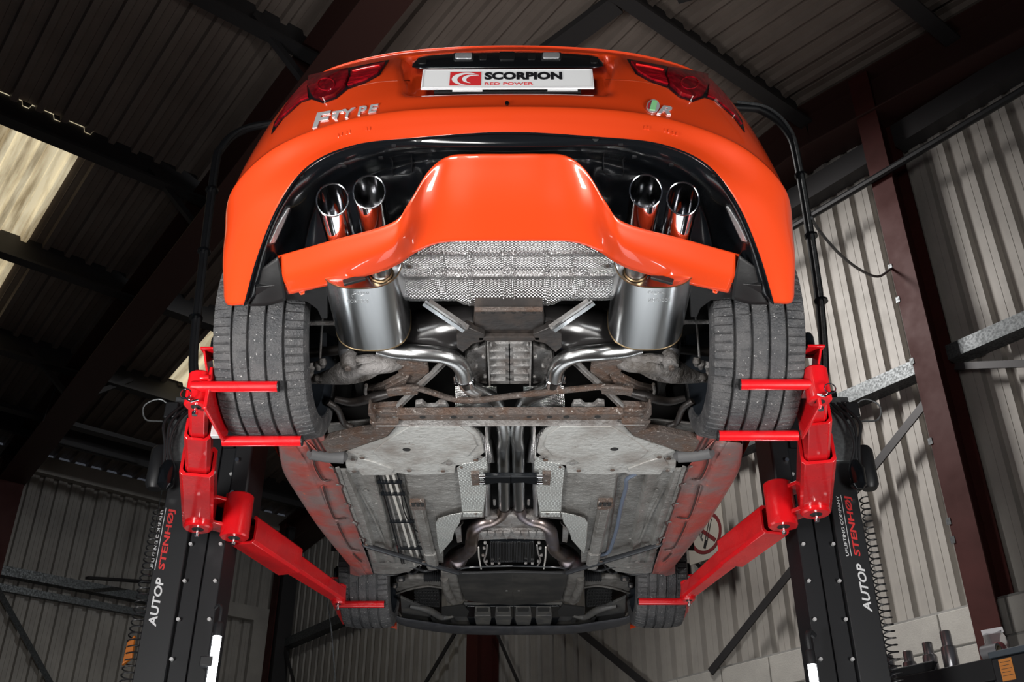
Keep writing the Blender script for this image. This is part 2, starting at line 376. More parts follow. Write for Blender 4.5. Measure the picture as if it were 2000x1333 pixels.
# ================================================ LIFT
def post(s, label):
    X0, X1, Y0, Y1 = 1.215, 1.5, 4.2, 4.46; ZT = 2.66
    t = thing('lift_post', label, 'car lift', (s*1.36, 4.33, 0), 'pair of lift posts either side of the car')
    x = lambda a: s*a
    def bx(name, a0, a1, y0, y1, z0, z1, m, bev=.004, par=t, **k):
        return obj(name, MB().box((min(x(a0), x(a1)), y0, z0), (max(x(a0), x(a1)), y1, z1)), m, par, bevel=bev, **k)
    bx('base_plate', X0-.05, X1+.1, Y0-.1, Y1+.1, 0, .015, black_paint)
    bx('column', X0+.03, X1, Y0+.02, Y1, .015, ZT, black_paint)
    bx('cover_panel', X0, X0+.075, Y0+.004, Y0+.2, .015, ZT-.3, black_paint)
    bx('cover_panel', X0+.08, X0+.155, Y0+.012, Y0+.03, .015, ZT-.25, black_paint)
    bx('front_flange', X1-.125, X1, Y0-.008, Y0+.02, .015, ZT-.15, black_sat)
    for k in range(9):
        z = .95+k*.16
        for a in (X0+.018, X1-.14):
            obj('bolt', MB().cyl((x(a), Y0+.006, z), (x(a), Y0-.008, z), .0075, 8), bolt_m, t, smooth=True)
    # lettering reads upwards
    R = np.array([0, 0, 1]); U = np.array([-1, 0, 0]); y = Y0-.0085
    dz = 0 if s > 0 else -.06
    word_white = mat('white_lettering', (.62, .63, .64), .5); word_red = mat('red_lettering', (.55, .03, .03), .5)
    xa = X1-.045 if s > 0 else -(X1-.04)
    obj('lettering', place_text(text_mesh('AUTOP', .05, .0008, .0012, .18), (xa, y, 1.72+dz), R, U, .205, .034), word_white, t, label='white bold lettering reading upwards')
    obj('lettering', place_text(text_mesh('STENH\u00d8J', .05, .0008, .0012, .1), (xa, y, 1.99+dz), R, U, .27, .034), word_red, t, label='red lettering reading upwards')
    obj('lettering', place_text(text_mesh('UPLIFTING COMPANY', .03, .0006), (xa-.045, y, 1.99+dz), R, U, .27, .012), word_white, t, label='small white lettering beside the red word')
    obj('lettering_rule', MB().box((xa-.0305, y-.001, 1.855+dz), (xa-.0285, y, 2.13+dz)), word_white, t)
    # spiral air hose
    pts = []; n = 46
    for k in range(n*10+1):
        a = 2*math.pi*k/10; zz = .85+(2.12+dz-.85)*k/(n*10); rr = .018+.006*math.sin(k/(n*10)*math.pi)
        pts.append((x(X1+.022)+rr*math.cos(a), Y0-.01+rr*math.sin(a), zz))
    obj('coil_hose', MB().tube(pts, .0032, 5), black_sat, t, smooth=True)
    # carriage and head gear
    bx('carriage', X0-.09, X0-.01, Y0-.1, Y0+.16, 2.05, 2.62, black_paint, .01)
    for z in (2.1, 2.25, 2.45): obj('bolt', MB().cyl((x(X0-.03), Y0-.1, z), (x(X0-.03), Y0-.115, z), .009, 8), chrome, t, smooth=True)
    bx('head_bracket', X1-.13, X1+.03, Y0-.03, Y0+.02, 2.28, 2.60, galv, .004)
    obj('motor', MB().tube([(x(X1+.06), Y0, 2.16), (x(X1+.06), Y0, 2.18), (x(X1+.06), Y0, 2.34), (x(X1+.06), Y0, 2.36)], [.03, .042, .042, .03], 20), black_sat, t, smooth=True)
    obj('oil_reservoir', MB().tube([(x(X1-.01), Y0-.07, 2.13), (x(X1-.01), Y0-.07, 2.15), (x(X1-.01), Y0-.07, 2.22), (x(X1-.01), Y0-.07, 2.26)], [.015, .035, .038, .02], 18), gloss_black, t, smooth=True)
    obj('control_valve', MB().box((x(X1+.03)-.03, Y0-.06, 2.48), (x(X1+.03)+.03, Y0, 2.56)), black_sat, t, bevel=.006)
    for k in range(3):
        obj('hydraulic_hose', MB().tube([(x(X1-.08+k*.03), Y0-.04, 2.56), (x(X1-.02+k*.03), Y0-.08, 2.45), (x(X1+.01*k), Y0-.08, 2.34), (x(X1-.03+.02*k), Y0-.07, 2.24)], .007, 7, smooth=6), black_sat, t, smooth=True)
    obj('hydraulic_hose', MB().tube([(x(X1+.02), Y0-.02, 2.52), (x(X1+.09), Y0-.04, 2.58), (x(X1+.16), Y0-.04, 2.55), (x(X1+.15), Y0-.02, 2.49), (x(X1+.08), Y0, 2.49)], .004, 6, smooth=6), galv, t, smooth=True)
    return t
postL = post(-1, 'black lift post left of the orange car, red and white lettering on its outer edge')
postR = post(1, 'black lift post right of the orange car, standing before the pale wall')

def swing(s, part, pix, cw, label):
    """telescopic arm: pix = underside centre pixels of pivot, sleeve ends and tip"""
    P = [atz(px, py, 1.945)+np.array([0, 0, .06]) for px, py in pix]
    root = bpy.data.objects.new('swing_arm', None); C.objects.link(root); root.parent = part; root['label'] = label
    d = P[1]-P[0]; d /= np.linalg.norm(d); S = (0, 0, 1)
    w0, w1, w2 = cw
    obj('outer_sleeve', MB().hollow(P[0]+d*.02, P[1], w0, w0*1.0, .012), red_paint, root, bevel=.002)
    if len(P) > 3:
        obj('middle_sleeve', MB().hollow(P[0]+d*.1, P[2], w1, w1, .01), red_paint, root, bevel=.002)
        obj('inner_beam', MB().bar(P[0]+d*.2, P[3], w2, w2, ch=.01), red_paint, root, bevel=.002)
    else:
        obj('inner_beam', MB().bar(P[0]+d*.2, P[2], w1, w1, ch=.012, w1=w2, h1=w2), red_paint, root, bevel=.002)
    return root, P
def drum(c, r, h, root, pin=True):
    c = np.array(c)
    obj('pivot_drum', MB().tube([c, c+[0, 0, .006], c+[0, 0, h-.006], c+[0, 0, h]], [r-.006, r, r, r-.006], 28), red_paint, root, smooth=True)
    if pin:
        obj('pin_hole', MB().cyl(c+[0, 0, -.001], c+[0, 0, .004], r*.42, 18), void, root)
        obj('pivot_pin', MB().tube([c+[0, 0, .01], c-[0, 0, .018], c-[0, 0, .019], c-[0, 0, .03]], [.006, .006, .010, .009], 10), chrome, root, smooth=True)
def cradle(s, root, b1, z1, b2, z2, tipc, peg, rr, xo, dc=None):
    """wheel cradle: two bars under the tyre, side plate, bracket with rubber peg"""
    p0, p1 = atz(*b1[0], z1), atz(*b1[1], z1); q0, q1 = atz(*b2[0], z2), atz(*b2[1], z2)
    y1 = (p0[1]+p1[1])/2; y2 = (q0[1]+q1[1])/2
    p0[1] = p1[1] = y1; q0[1] = q1[1] = y2
    obj('wheel_bar', MB().tube([p0, p1], rr, 20), red_paint, root, smooth=True)
    obj('wheel_bar', MB().tube([q0, q1], rr, 20), red_paint, root, smooth=True)
    for e in (p0, q0): obj('end_cap', MB().cyl(e+[0, 0, 0], e-(p1-p0)/np.linalg.norm(p1-p0)*.004, rr*.98, 16), matt_black, root)
    x = s*xo
    if dc is not None: obj('cradle_lug', MB().bar(dc+[0, 0, .03], (x, (y1+y2)/2, z1+.02), .06, .03, ch=.006), red_paint, root, bevel=.003)
    obj('side_plate', MB().box((x-.006, y1-.01, z2-.01), (x+.006, y2+.01, z1+.07)), red_paint, root, bevel=.004)
    obj('side_plate', MB().prism([(x+s*.03, y1-.02, z1+.02), (x+s*.03, y2+.02, z1+.02), (x, y2+.02, z1+.02), (x, y1-.02, z1+.02)], (0, 0, .012)), red_paint, root, bevel=.002)
    k = atz(*peg, z1+.08); k[0] = x+s*.015
    yb = y1+.04
    obj('bracket', MB().prism([(x, yb-.02, z1), (x+s*.03, yb-.05, z1+.13), (x+s*.03, yb+.03, z1+.16), (x, yb+.05, z1)], (s*.008, 0, 0)), red_paint, root, bevel=.002)
    obj('bracket', MB().prism([(x-s*.012, yb-.06, z1+.13), (x+s*.045, yb-.06, z1+.13), (x+s*.045, yb+.04, z1+.145), (x-s*.012, yb+.04, z1+.145)], (0, 0, .01)), red_paint, root, bevel=.002)
    obj('rubber_peg', MB().tube([(x+s*.012, yb, z1+.14), (x+s*.012, yb, z1+.20), (x+s*.012, yb, z1+.215), (x+s*.012, yb, z1+.22)], [.02, .02, .014, .004], 16), gloss_black, root, smooth=True)
def knuckle(a, b, r, root):
    d = b-a; u = d/np.linalg.norm(d); n = np.array([-u[1], u[0], 0])
    for z in (.025, .135):
        pts = [a+n*r*.8, b+n*r*.9, b-n*r*.9, a-n*r*.8]
        obj('knuckle_plate', MB().prism([p+[0, 0, z] for p in pts], (0, 0, .016)), red_paint, root, bevel=.003)
for s, root0, rear, front, D1, D2, rb, fb in (
    (-1, postL, ((386, 1040), (383, 930), (383, 868), (383, 795)), ((468, 1060), (563, 1122), (660, 1185)), (386, 1035), (457, 1052),
     (((545, 762), (372, 750)), ((591, 868), (432, 857))), (((752, 1185), (655, 1178)), ((770, 1222), (684, 1216)))),
    (1, postR, ((1593, 1010), (1600, 905), (1601, 838), (1601, 785)), ((1520, 1040), (1430, 1106), (1346, 1178)), (1594, 1006), (1530, 1030),
     (((1443, 760), (1616, 744)), ((1402, 856), (1560, 848))), (((1245, 1182), (1347, 1170)), ((1232, 1218), (1322, 1212))))):
    side = 'left' if s < 0 else 'right'
    ra, P = swing(s, root0, rear, (.125, .091, .064), 'red rear arm reaching towards the viewer')
    drum(atz(*D1, 1.925), .058, .15, ra)
    drum(P[3]+[0, 0, -.062], .04, .12, ra)
    obj('lock_pin', MB().tube([P[3]+[s*.03, -.045, -.05], P[3]+[s*.0, -.055, -.07], P[3]+[-s*.02, -.05, -.06]], .004, 6), chrome, ra)
    obj('pull_ring', MB().tube([P[3]+[s*(.02+.018*math.cos(t)), -.06, -.045+.018*math.sin(t)] for t in np.linspace(0, 6.28, 14)], .0022, 5), chrome, ra, smooth=True)
    cradle(s, ra, rb[0], 2.0, rb[1], 1.925, None, rb[0][1], .0185, .985, P[3])
    fa, Q = swing(s, root0, front, (.126, .094, .074), 'red front arm reaching away under the front wheel')
    drum(atz(*D2, 1.915), .06, .19, fa)
    knuckle(atz(*D1, 1.93), atz(*D2, 1.93), .05, fa)
    drum(Q[2]+[0, 0, -.05], .035, .1, fa)
    cradle(s, fa, fb[0], 2.0, fb[1], 2.02, None, fb[0][1], .018, .925, Q[2])
    c = atz(*D2, 1.96)
    obj('arm_yoke', MB().bar(c+[0, 0, .06], (s*1.17, 4.16, 2.02), .09, .13, ch=.01), red_paint, fa, bevel=.003)
b0 = atz(424, 850, 1.93); obj('latch', MB().box(b0-[.02, .012, .01], b0+[.015, .012, .05]), bolt_m, postL, bevel=.003)
# overhead hose conduit crossing behind the car
t = thing('overhead_conduit', 'slim black conduit arching over the car from post to post', 'pipe', (0, 4.3, 2.66))
pl = [(-1.46, 4.33, 2.665), (-1.53, 4.32, 2.85), (-1.56, 4.3, 3.3), (-1.6, 4.3, 4.05), (-1.585, 4.3, 4.2), (-1.5, 4.3, 4.32), (-1.3, 4.3, 4.38), (-.6, 4.3, 4.42), (.6, 4.3, 4.5), (1.26, 4.3, 4.5), (1.42, 4.3, 4.46), (1.52, 4.3, 4.32), (1.545, 4.3, 4.1), (1.53, 4.3, 3.3), (1.50, 4.32, 2.85), (1.46, 4.33, 2.665)]
obj('conduit_pipe', MB().tube(pl, .023, 12, smooth=5), black_paint, t, smooth=True)
def off(P, d): return [np.array(p)+d for p in P]
obj('air_hose', MB().tube(off(pl[9:], (-.0, -.025, .018)), .009, 8, smooth=5), galv, t, smooth=True)
obj('air_hose', MB().tube(off(pl[:7], (.02, -.02, 0)), .009, 8, smooth=5), black_sat, t, smooth=True)
for q in ((-1.59, 4.3, 3.9), (-1.57, 4.3, 3.5), (-1.55, 4.3, 3.1), (1.545, 4.3, 4.0), (1.54, 4.3, 3.6), (1.53, 4.3, 3.2)):
    obj('cable_tie', MB().cyl(np.array(q)+[0, -.008, -.006], np.array(q)+[0, -.008, .006], .034, 14), gloss_black, t)
P = [np.array((1.55, 4.27, 3.7))]+[aty(px, py, y) for px, py, y in ((1603, 455, 4.5), (1640, 497, 4.9), (1680, 528, 5.4), (1715, 541, 5.8))]+[bw(5.92, 3.1, 4.66)]
tag(obj('grey_cable', MB().tube(P, .009, 8, smooth=6), galv, smooth=True), 'grey cable sagging from the overhead conduit to the wall column', 'cable')

# ================================================ CAR
car = thing('sports_car', 'orange two-door sports car raised on a lift, seen from below its tail', 'car', (0, 3.17, 0))
AX1, AX2, AZ, TR = 3.17, 5.57, 2.285, .343
def make_wheel(name, c, W, s, par, front):
    root = bpy.data.objects.new(name, None); C.objects.link(root); root.parent = par
    root.location = Vector(c)-Vector((0, 3.17, 0)); inv = None
    prof = []; h = W/2
    def tr(x): return TR-.010*(abs(x)/h)**3.2*1.6
    groove = [(-.28, .011), (-.10, .013), (.09, .013), (.28, .011)]
    xs = [(-h+.012, .252), (-h-.002, .262), (-h-.006, .285), (-h-.003, .308)]
    prof += xs
    marks = sorted([(-1+.0)]+[-.96, -.9, -.8, -.68, -.6])
    pts = [(-1.0, 0), (-.97, 0), (-.9, 0), (-.8, 0), (-.7, 0)]
    for g, gw in groove:
        a = g*2; w_ = gw/h
        pts += [(a-w_/2-.03, 0), (a-w_/2, 0), (a-w_/2+.012, 1), (a+w_/2-.012, 1), (a+w_/2, 0), (a+w_/2+.03, 0)]
    pts += [(.7, 0), (.8, 0), (.9, 0), (.97, 0), (1.0, 0)]
    tread0 = len(prof)
    for u, g in pts: prof.append((u*h, tr(u*h)-(.009 if g else 0)-(.006 if abs(u) > .985 else 0)))
    tread1 = len(prof)
    prof += [(-a, b) for a, b in xs[::-1]]
    N = 432
    us = {tread0+i: u for i, (u, g) in enumerate(pts) if not g}
    def rf(j, k, r):
        u = us.get(j)
        if u is None: return r
        if u < -.62 and k % 6 == 0: return r-.006
        if u > .62 and k % 6 == 2: return r-.006
        if -.5 < u < -.2 and k % 12 == 5: return r-.003
        return r
    o = root.matrix_basis.copy()
    cw = (0, 0, 0)
    def loc(name, mb, m, **k):
        ob = obj(name, mb, m, None, **k); ob.parent = root; return ob
    loc('tyre', MB().lathe(prof, cw, 'X', N, rf), rubber, smooth=True, auto=28)
    rimp = [(-h+.012, .262), (-h+.004, .262), (-h+.004, .254), (-h+.02, .248), (-h+.06, .235), (h-.03, .232), (h-.015, .25), (h-.004, .254), (h-.004, .262), (h-.012, .262)]
    rimm = mat('blue_black_rim', (.03, .036, .045), .3, .4)
    loc('rim', MB().lathe(rimp, cw, 'X', 72), rimm, smooth=True)
    b = MB()
    for k in range(10):
        a = 2*math.pi*k/10+(.12 if k % 2 else -.12)
        b.bar((s*(h-.03), .04*math.cos(a), .04*math.sin(a)), (s*(h-.035), .235*math.cos(a), .235*math.sin(a)), .03, .03, (1, 0, 0))
    b.cyl((s*(h-.06), 0, 0), (s*(h-.02), 0, 0), .06, 24)
    loc('spokes', b, rimm)
    loc('brake_disc', MB().lathe([(-s*.02, .08), (-s*.02, .18), (s*.005, .18), (s*.005, .08)], cw, 'X', 48), mat('brake_disc_steel', (.12, .11, .10), .4, .8))
    return root
wheels = []
def _w(s):
    make_wheel('rear_wheel', (s*.815, AX1, AZ), .30, s, car, False)
    make_wheel('front_wheel', (s*.785, AX2, AZ), .262, s, car, True)
both(_w)

# ------------------------------------------------ tail: body shell
def half_to_full(T):
    return [[mir(p) for p in r[:0:-1]]+[np.array(p, float) for p in r] for r in T]
BT = [
 [(0,2.75,3.02),(.3,2.75,3.02),(.5,2.76,3.0),(.62,2.78,2.98),(.70,2.84,3.0),(.75,2.92,3.02),(.78,3.0,3.03)],
 [(0,2.42,2.955),(.3,2.43,2.95),(.5,2.45,2.925),(.62,2.49,2.905),(.72,2.60,2.91),(.78,2.75,2.94),(.81,2.96,2.97)],
 [(0,2.39,2.94),(.3,2.40,2.932),(.5,2.42,2.905),(.64,2.46,2.875),(.745,2.57,2.87),(.81,2.73,2.89),(.84,2.95,2.92)],
 [(0,2.372,2.915),(.3,2.385,2.907),(.5,2.405,2.88),(.65,2.45,2.85),(.76,2.565,2.84),(.83,2.73,2.85),(.86,2.95,2.88)],
 [(0,2.31,2.78),(.3,2.32,2.78),(.5,2.345,2.77),(.67,2.42,2.75),(.80,2.56,2.74),(.88,2.75,2.75),(.905,2.97,2.78)],
 [(0,2.25,2.62),(.3,2.26,2.62),(.5,2.30,2.61),(.69,2.38,2.60),(.83,2.53,2.59),(.91,2.73,2.59),(.94,2.94,2.61)],
 [(0,2.215,2.515),(.3,2.23,2.515),(.5,2.27,2.505),(.70,2.355,2.49),(.85,2.51,2.47),(.915,2.69,2.455),(.935,2.805,2.45)],
 [(0,2.195,2.495),(.3,2.21,2.495),(.5,2.25,2.485),(.69,2.335,2.46),(.845,2.49,2.43),(.912,2.67,2.40),(.93,2.79,2.36)],
 [(0,2.20,2.45),(.3,2.215,2.445),(.46,2.245,2.435),(.63,2.33,2.41),(.78,2.46,2.36),(.885,2.65,2.30),(.915,2.79,2.22)],
 [(0,2.21,2.41),(.25,2.22,2.40),(.437,2.24,2.39),(.575,2.30,2.365),(.675,2.41,2.31),(.765,2.58,2.25),(.84,2.76,2.187)],
]
SR, SC = 9, 14
BG = crgrid(half_to_full(BT), SR, SC)
def sstep(a, b, x): t = min(1, max(0, (x-a)/(b-a))); return t*t*(3-2*t)
for r in BG:
    for p in r:                                                        # number plate recess
        x, z = abs(p[0]), p[2]
        top = .295+.03*sstep(2.62, 2.85, z)
        k = (1-sstep(top-.02, top+.025, x))*sstep(2.585, 2.635, z)*(1-sstep(2.885, 2.9, z))
        p[1] += .045*k
        if z < 2.3 and x > .84 and False: p[1] += 0
BF = BG
body_mb = MB().grid(BF)
body = obj('body_shell', body_mb, orange, car, smooth=True, auto=60)
md = body.modifiers.new('solid', 'SOLIDIFY'); md.thickness = .004; md.offset = -1
def bvh_of(mb): return BVHTree.FromPolygons([Vector(v) for v in mb.v], mb.f)
body_bvh = bvh_of(body_mb)
def hit(bvh, px, py, s=-1, off=0.):
    r = ray(px, py, Kc(py)); o = Vector(CAM)
    d = Vector(r).normalized()
    if s > 0: d.x = -d.x
    loc, n, i, dist = bvh.ray_cast(o, d)
    if loc is None: return None
    if n.dot(d) > 0: n = -n
    return loc+n*off, n
from mathutils.geometry import delaunay_2d_cdt
def patch(name, poly, bvh, m, par, off=.004, thick=.006, step=5, s=-1, **k):
    """thin shaped panel lying on a surface, outline given as seen in the photograph"""
    P = []
    n = len(poly)
    for i in range(n):
        a, b = np.array(poly[i], float), np.array(poly[(i+1) % n], float); q = max(1, int(np.linalg.norm(b-a)/step))
        P += [tuple(a+(b-a)*j/q) for j in range(q)]
    nb = len(P); xs = [p[0] for p in P]; ys = [p[1] for p in P]
    def inside(x, y):
        c = False
        for i in range(nb):
            (x1, y1), (x2, y2) = P[i], P[(i+1) % nb]
            if (y1 > y) != (y2 > y) and x < (x2-x1)*(y-y1)/(y2-y1)+x1: c = not c
        return c
    G = [(x, y) for x in np.arange(min(xs)+step/2, max(xs), step) for y in np.arange(min(ys)+step/2, max(ys), step) if inside(x, y)]
    vs, es, fs, *_ = delaunay_2d_cdt([Vector(p) for p in P+G], [], [list(range(nb))], 1, 1e-4)
    V = [hit(bvh, v[0], v[1], s) for v in vs]
    good = [v is not None for v in V]
    last = next((v for v in V if v is not None), None)
    if last is None: return None
    V = [v or last for v in V]
    fs = [f for f in fs if all(good[i] for i in f)]
    top = [v[0]+v[1]*(off+thick) for v in V]; bot = [v[0]+v[1]*off for v in V]
    N = len(top); F_ = [tuple(f) for f in fs]+[tuple(i+N for i in f[::-1]) for f in fs]
    cnt = {}
    for f in fs:
        for i in range(len(f)): e = (f[i], f[(i+1) % len(f)]); cnt[e] = 1
    for a, b in cnt:
        if (b, a) not in cnt: F_.append((b, a, a+N, b+N))
    return obj(name, MB().add(top+bot, F_), m, par, smooth=True, auto=50, **k)
def line_on(name, pts, bvh, m, par, r=.002, s=-1, off=0., seg=5, sm=5):
    pts = crpath([np.array(p, float) for p in pts], sm) if sm else pts
    Q = [hit(bvh, p[0], p[1], s, off) for p in pts]; Q = [q[0] for q in Q if q]
    if len(Q) > 1: return obj(name, MB().tube(Q, r, seg), m, par, smooth=True)

# number plate
pw = mat('plate_white', (.78, .79, .8), .35); pb = mat('plate_black', (.01, .01, .012), .4); pr = mat('plate_red', (.6, .03, .035), .4)
pc = np.array([0, 2.283, 2.692]); pu = np.array([0, .028, .115]); pu /= np.linalg.norm(pu); pn = np.cross((1, 0, 0), pu); PX = np.array([1., 0, 0])
plate = obj('licence_plate', MB().bar(pc-PX*.26, pc+PX*.26, .112, .005, tuple(-pn)), pw, car, bevel=.002)
def plate_pt(x, y, d=0): return pc+PX*x+pu*y+pn*(.003+d)
obj('plate_edge', MB().tube([plate_pt(a, b) for a, b in ((-.255, -.05), (.255, -.05), (.257, 0), (.255, .05), (-.255, .05), (-.257, 0), (-.255, -.05))], .0012, 5), mat('plate_rim', (.5, .5, .52), .3), plate)
obj('lettering', place_text(text_mesh('SCORPION', .06, .0008, .003), plate_pt(.048, .014), PX, pu, .236, .043), pb, plate, label='bold black lettering')
obj('lettering', place_text(text_mesh('RED POWER', .03, .0005), plate_pt(.004, -.03), PX, pu, .145, .014), pr, plate, label='small red lettering')
obj('emblem', MB().add([plate_pt(x, y, .0006) for x, y in ((-.175, -.04), (-.08, -.04), (-.08, .037), (-.175, .037))], [(0, 1, 2, 3)]), pr, plate, label='red square emblem with white crescents')
def crescent(cx, cy, r, w, a0, a1, n=26):
    out = []; 
    for k in range(n+1):
        a = a0+(a1-a0)*k/n; ww = w*math.sin(math.pi*k/n)+.0008
        out.append((plate_pt(cx+r*1.25*math.cos(a), cy+r*math.sin(a), .0012), plate_pt(cx+(r-ww)*1.25*math.cos(a)+ww*.4, cy+(r-ww)*math.sin(a), .0012)))
    b = MB(); b.grid([[p for p, q in out], [q for p, q in out]]); return b
for q in ((-.124, -.004, .036, .010, .6, 4.9), (-.108, -.004, .024, .008, .7, 4.6)):
    obj('crescent', crescent(*q), pw, plate)
obj('plate_holder', MB().bar(pc-PX*.22-pn*.02-pu*.015, pc+PX*.22-pn*.02-pu*.015, .11, .03, tuple(-pn)), matt_black, car)
for x in (-.165, .12): obj('plate_footer', MB().bar(plate_pt(x, -.059, -.006), plate_pt(x+.09, -.059, -.006), .008, .002, tuple(-pn)), pw, plate)
# black trim above the plate with lamps, camera, buttons
G = [[Ly(px, py, y) for px, py, y in row] for row in (
    ((805, 131, 2.345), (825, 134, 2.33), (900, 134, 2.325), (991.5, 134, 2.322)),
    ((805, 126, 2.36), (825, 118, 2.355), (900, 116, 2.345), (991.5, 115, 2.34)),
    ((806, 121, 2.385), (828, 110, 2.38), (900, 104, 2.372), (991.5, 102, 2.37)))]
G = crgrid(half_to_full([r[::-1] for r in G]), 4, 6)
trim = obj('plate_trim', MB().grid([[p+np.array([0, -.004, -.003]) for p in r] for r in G]), gloss_black, car, smooth=True, thick=.004)
trim_b = bvh_of(MB().grid([[p+np.array([0, -.006, -.003]) for p in r] for r in G]))
glass = mat('clear_lamp_lens', (.7, .72, .75), .08, .6, bump=(300, .6, .002))
def rrect(cx, cy, w_, h_, r=3):
    o = []
    for sx, sy, a in ((1, 1, 0), (-1, 1, 90), (-1, -1, 180), (1, -1, 270)):
        for k in range(4): t = math.radians(a+k*30); o.append((cx+sx*(w_/2-r)+r*math.cos(t), cy+sy*(h_/2-r)+r*math.sin(t)))
    return o
for cx in (905, 1076):
    patch('lamp_bezel', rrect(cx, 112, 40, 14), trim_b, black_sat, trim, .0, .003, 4)
    patch('plate_lamp', rrect(cx, 112, 33, 10), trim_b, glass, trim, .003, .003, 4)
for cx, w_ in ((824, 17), (943, 16), (1038, 16), (1160, 15)): patch('switch', rrect(cx, 119 if w_ != 16 else 112, w_, 11), trim_b, matt_black, trim, .0, .002, 4)
patch('reversing_camera', rrect(990, 111, 30, 15), trim_b, matt_black, trim, .0, .004, 4)
# tail lamps
red_lens = mat('red_tail_lens', (.16, .002, .006), .06, .0, coat=1., noise=(26, (.33, .004, .01), .42, .6, (1, 1, 5)))
dark_lens = mat('dark_red_lens', (.09, .002, .005), .06, .0, coat=1., noise=(40, (.2, .003, .008), .45, .6))
for s in (-1, 1):
    tl = bpy.data.objects.new('tail_lamp', None); C.objects.link(tl); tl.parent = car
    patch('lamp_housing', [(596, 152), (650, 139), (760, 118), (742, 147), (715, 162), (679, 175), (657, 193), (631, 202), (608, 194), (588, 200), (552, 232), (530, 262), (536, 238), (556, 207), (580, 170)], body_bvh, gloss_black, tl, .001, .002, 5, s)
    patch('outer_lens', [(603, 155), (592, 166), (570, 190), (556, 211), (537, 247), (552, 228), (588, 197), (603, 192), (601, 172)], body_bvh, red_lens, tl, .003, .004, 4, s)
    rl = [(607, 153), (645, 146), (682, 140), (683, 152), (675, 172), (655, 190), (631, 198), (612, 190), (604, 171)]
    o_ = patch('round_lens', rl, body_bvh, dark_lens, tl, .003, .012, 4, s)
    for rr in (13,): line_on('lens_ring', [(641+rr*1.25*math.cos(t), 172+rr*.9*math.sin(t)) for t in np.linspace(0, 2*math.pi, 15)], body_bvh, red_lens, tl, .0022, s, .0155, 5, 2)
    patch('inner_lens', [(686, 140), (720, 132), (752, 125), (737, 144), (714, 158), (680, 169), (686, 152)], body_bvh, red_lens, tl, .003, .006, 4, s)
    line_on('lens_edge', [(690, 144), (715, 138), (742, 133)], body_bvh, mat('bright_red_reflex', (.75, .02, .02), .2), tl, .0022, s, .0105)
# badges, sensor, moulded seams
letters = (('F', 629, 234, 36, 27), ('-', 653, 227, 8, 5), ('T', 662, 225, 20, 15), ('Y', 684, 221, 22, 16), ('P', 708, 217, 18, 16), ('E', 730, 213, 20, 14))
bd = bpy.data.objects.new('chrome_badge', None); C.objects.link(bd); bd.parent = car; bd['label'] = 'chrome lettered badge'
def surf_text(txt, cx, cy, w_, h_, ang, bvh, m, par, ext=.004, off=.001, bold=.02, sh=.3, s=-1, flip=False, label=None):
    mb = text_mesh(txt, 1, 1, bold, sh); V = np.array(mb.v); V[:, :2] -= (V[:, :2].max(0)+V[:, :2].min(0))/2
    V[:, 0] *= w_/max(1e-6, np.ptp(V[:, 0])); V[:, 1] *= h_/max(1e-6, np.ptp(V[:, 1]))
    if flip: V[:, :2] *= -1
    ca, sa = math.cos(ang), math.sin(ang); out = []
    for x, y, z in V:
        h_t = hit(bvh, cx+x*ca-y*sa, cy-(x*sa+y*ca), s)
        if h_t is None: return
        out.append(h_t[0]+h_t[1]*(off+(ext if z > 0 else 0)))
    mb.v = [tuple(v) for v in out]; return obj('lettering', mb, m, par, label=label)
for t_, cx, cy, w_, h_ in letters: surf_text(t_, cx, cy, w_*1.15, h_*1.05, .16, body_bvh, badge_m, bd, .003, .0008, .025)
# R badge on the right: author in mirrored pixels
rb_ = bpy.data.objects.new('chrome_badge', None); C.objects.link(rb_); rb_.parent = car; rb_['label'] = 'round red and green badge with a chrome letter'
def RX(px): return px                     # right-side pixels are used directly with s=-1
cx, cy = 1275, 211
circ = [(cx+12.5*math.cos(t), cy+12.5*math.sin(t)) for t in np.linspace(0, 2*math.pi, 24, endpoint=False)]
patch('badge_disc', circ, body_bvh, badge_m, rb_, .001, .004, 4)
patch('badge_green', [(cx-2, cy-10), (cx+8, cy-9), (cx+4, cy+9), (cx-7, cy+8)], body_bvh, mat('badge_green', (.25, .62, .28), .4), rb_, .005, .002, 4)
patch('badge_red', [(cx-10, cy-3), (cx-4, cy-10), (cx-8, cy+7), (cx-11, cy+4)], body_bvh, mat('badge_red', (.35, .02, .03), .4), rb_, .005, .002, 4)
surf_text('R', 1298, 218, 27, 16, -.12, body_bvh, badge_m, rb_, .003, .0008, .03)
patch('parking_sensor', [(991+4*math.cos(t), 204+3.5*math.sin(t)) for t in np.linspace(0, 2*math.pi, 14, endpoint=False)], body_bvh, gloss_black, car, .001, .004, 3)
for s in (-1, 1):
    line_on('panel_seam', [(607, 170), (600, 190), (586, 240), (590, 275)], body_bvh, void, car, .0015, s)  if False else None
    line_on('boot_seam', [(676, 172), (740, 160), (800, 157)], body_bvh, mat('seam_shadow_gap', (.25, .03, .004), .5), car, .0012, s, 0)
    for q in ((660, 264), (667, 262), (676, 259), (683, 257), (716, 252), (722, 251)):
        patch('moulded_stamp', rrect(q[0], q[1], 5, 6, 1), body_bvh, orange, car, .0005, .0015, 3, s)

